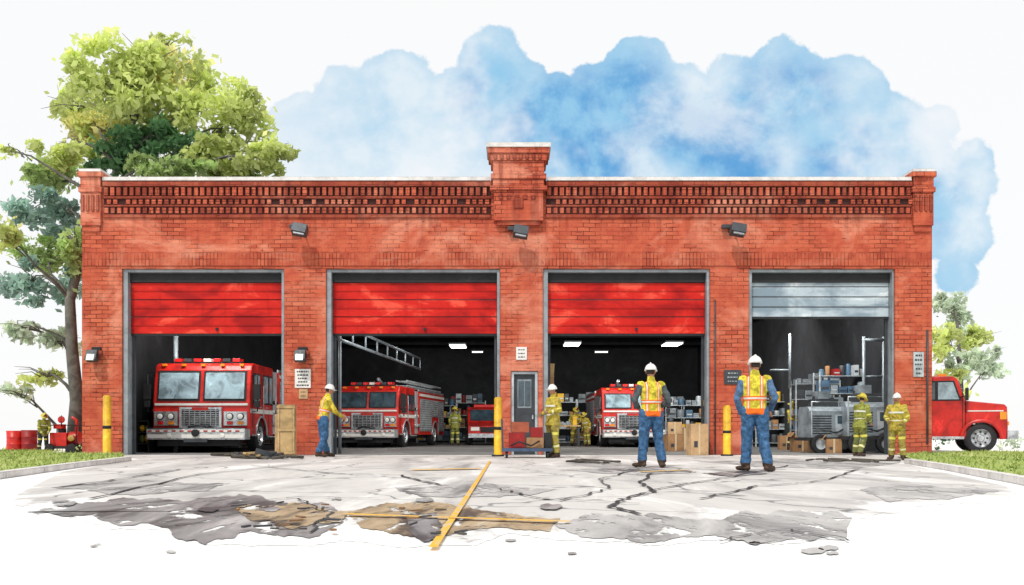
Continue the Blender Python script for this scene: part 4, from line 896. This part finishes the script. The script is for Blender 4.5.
# ------------------------------------------------------------ SKY / LIGHT
wd=bpy.data.worlds.new('World'); scene.world=wd; wd.use_nodes=True; nt=NT(wd.node_tree); nt.n.clear()
out=nt.new('ShaderNodeOutputWorld')
SE,SR=rad(52),rad(205)
sky=nt.new('ShaderNodeTexSky'); sky.sky_type='NISHITA'; sky.sun_disc=False; sky.sun_elevation=SE; sky.sun_rotation=SR
b1=nt.new('ShaderNodeBackground'); nt.l.new(sky.outputs[0],b1.inputs[0]); b1.inputs[1].default_value=.10
tc=nt.new('ShaderNodeTexCoord').outputs['Generated']; sp=nt.new('ShaderNodeSeparateXYZ'); nt.l.new(tc,sp.inputs[0])
yy=nt.math('MAXIMUM',sp.outputs[1],.05)
u=nt.math('DIVIDE',sp.outputs[0],yy); v=nt.math('DIVIDE',sp.outputs[2],yy)
cb=nt.new('ShaderNodeCombineXYZ'); nt.l.new(u,cb.inputs[0]); nt.l.new(v,cb.inputs[1]); uv=cb.outputs[0]
def nz(scale,det,amp,loc=(0,0,0),rough=.55):
    n=nt.new('ShaderNodeTexNoise'); nt.l.new(nt.mapping(uv,(1,1,1),loc),n.inputs[0]); n.inputs['Scale'].default_value=scale; n.inputs['Detail'].default_value=det; n.inputs['Roughness'].default_value=rough
    a=nt.new('ShaderNodeVectorMath',operation='SUBTRACT'); nt.l.new(n.outputs['Color'],a.inputs[0]); a.inputs[1].default_value=(.5,.5,.5)
    b=nt.new('ShaderNodeVectorMath',operation='SCALE'); nt.l.new(a.outputs[0],b.inputs[0]); b.inputs['Scale'].default_value=amp; return b.outputs[0]
wv=nt.new('ShaderNodeVectorMath',operation='ADD'); nt.l.new(uv,wv.inputs[0]); nt.l.new(nz(11,6,.06,rough=.62),wv.inputs[1])
def field(blobs,vec,k=.004):
    cur=None
    for (px,py,r) in blobs:
        d=nt.new('ShaderNodeVectorMath',operation='DISTANCE'); nt.l.new(vec,d.inputs[0]); d.inputs[1].default_value=((px-512)/F,(HY-py)/F,0)
        q=nt.math('SUBTRACT',d.outputs['Value'],r/F)
        cur=q if cur is None else nt.math('SMOOTH_MIN',cur,q,k)
    return cur
fz=nt.new('ShaderNodeVectorMath',operation='MULTIPLY'); nt.l.new(wv.outputs[0],fz.inputs[0]); fz.inputs[1].default_value=(1,1,0); flat=fz.outputs[0]
outer=field([(300,128,38),(345,105,38),(395,85,40),(450,112,45),(492,66,38),(515,95,38),(560,108,38),(597,85,28),(640,74,40),(690,98,38),(735,86,36),(790,80,42),(848,90,42),(893,125,34),(935,128,20),(968,170,32),(940,210,48),(975,235,24),(958,270,24),(860,150,66),(740,150,70),(620,160,70),(500,160,70),(390,160,66),(305,165,45),(660,115,40),(800,125,45),(905,170,45)],flat)
inner=field([(560,115,45),(625,95,42),(690,135,48),(745,115,42),(600,160,48),(800,100,34),(735,165,44),(490,85,30),(845,165,34),(930,200,24),(530,150,28)],flat,.03)
pig=nt.noise(nt.mapping(uv,(1,1.2,1),(4,2,0)),6.5,6,.6,.15); pig2=nt.noise(uv,14,6,.62,.2)
mask=nt.smooth(outer,.0022,-.0028)
rim=nt.math('MULTIPLY',nt.smooth(outer,-.016,-.002),mask)
pale=nt.mix(nt.smooth(pig,.35,.66),(.84,.92,.97),(.42,.68,.88))
blue=nt.mix(nt.smooth(pig2,.38,.62),(.32,.62,.86),(.11,.37,.72))
c=nt.mix(nt.math('MULTIPLY',nt.smooth(inner,.03,-.03),nt.smooth(pig,.32,.54,.30,1)),pale,blue)
c=nt.mix(nt.math('MULTIPLY',rim,.3),c,(.32,.60,.84))
c=nt.mix(nt.smooth(nt.noise(nt.mapping(uv,(1,1,1),(9,5,0)),5,5,.6),.53,.70,0,.75),c,(.95,.97,.99))
fade=nt.smooth(u,-.30,-.10,.42,1); mask=nt.math('MULTIPLY',mask,fade); mask=nt.math('MULTIPLY',mask,nt.smooth(sp.outputs[1],.3,.5))
c=nt.mix(mask,(1.0,1.0,1.0),c)
b2=nt.new('ShaderNodeBackground'); nt.l.new(c,b2.inputs[0]); b2.inputs[1].default_value=1.02
mx=nt.new('ShaderNodeMixShader'); mx.inputs[0].default_value=.93; nt.l.new(b1.outputs[0],mx.inputs[1]); nt.l.new(b2.outputs[0],mx.inputs[2]); nt.l.new(mx.outputs[0],out.inputs[0])
sun=bpy.data.lights.new('sun','SUN'); sun.energy=2.4; sun.angle=rad(.5); sun.color=(1,.95,.87)
so=bpy.data.objects.new('sun',sun); scene.collection.objects.link(so)
sdir=Vector((-math.sin(rad(25))*math.cos(SE),-math.cos(rad(25))*math.cos(SE),math.sin(SE)))
so.rotation_euler=sdir.to_track_quat('Z','Y').to_euler(); so.location=sdir*50
cam=bpy.data.cameras.new('camera'); co=bpy.data.objects.new('camera',cam); scene.collection.objects.link(co); scene.camera=co
co.location=(0,0,CH); co.rotation_euler=(rad(90),0,0); cam.sensor_width=36; cam.lens=F*36/1024; cam.shift_y=(HY-292.5)/1024; cam.clip_end=3000; cam.clip_start=.05
scene.view_settings.view_transform='Standard'; scene.view_settings.look='None'; scene.view_settings.exposure=0
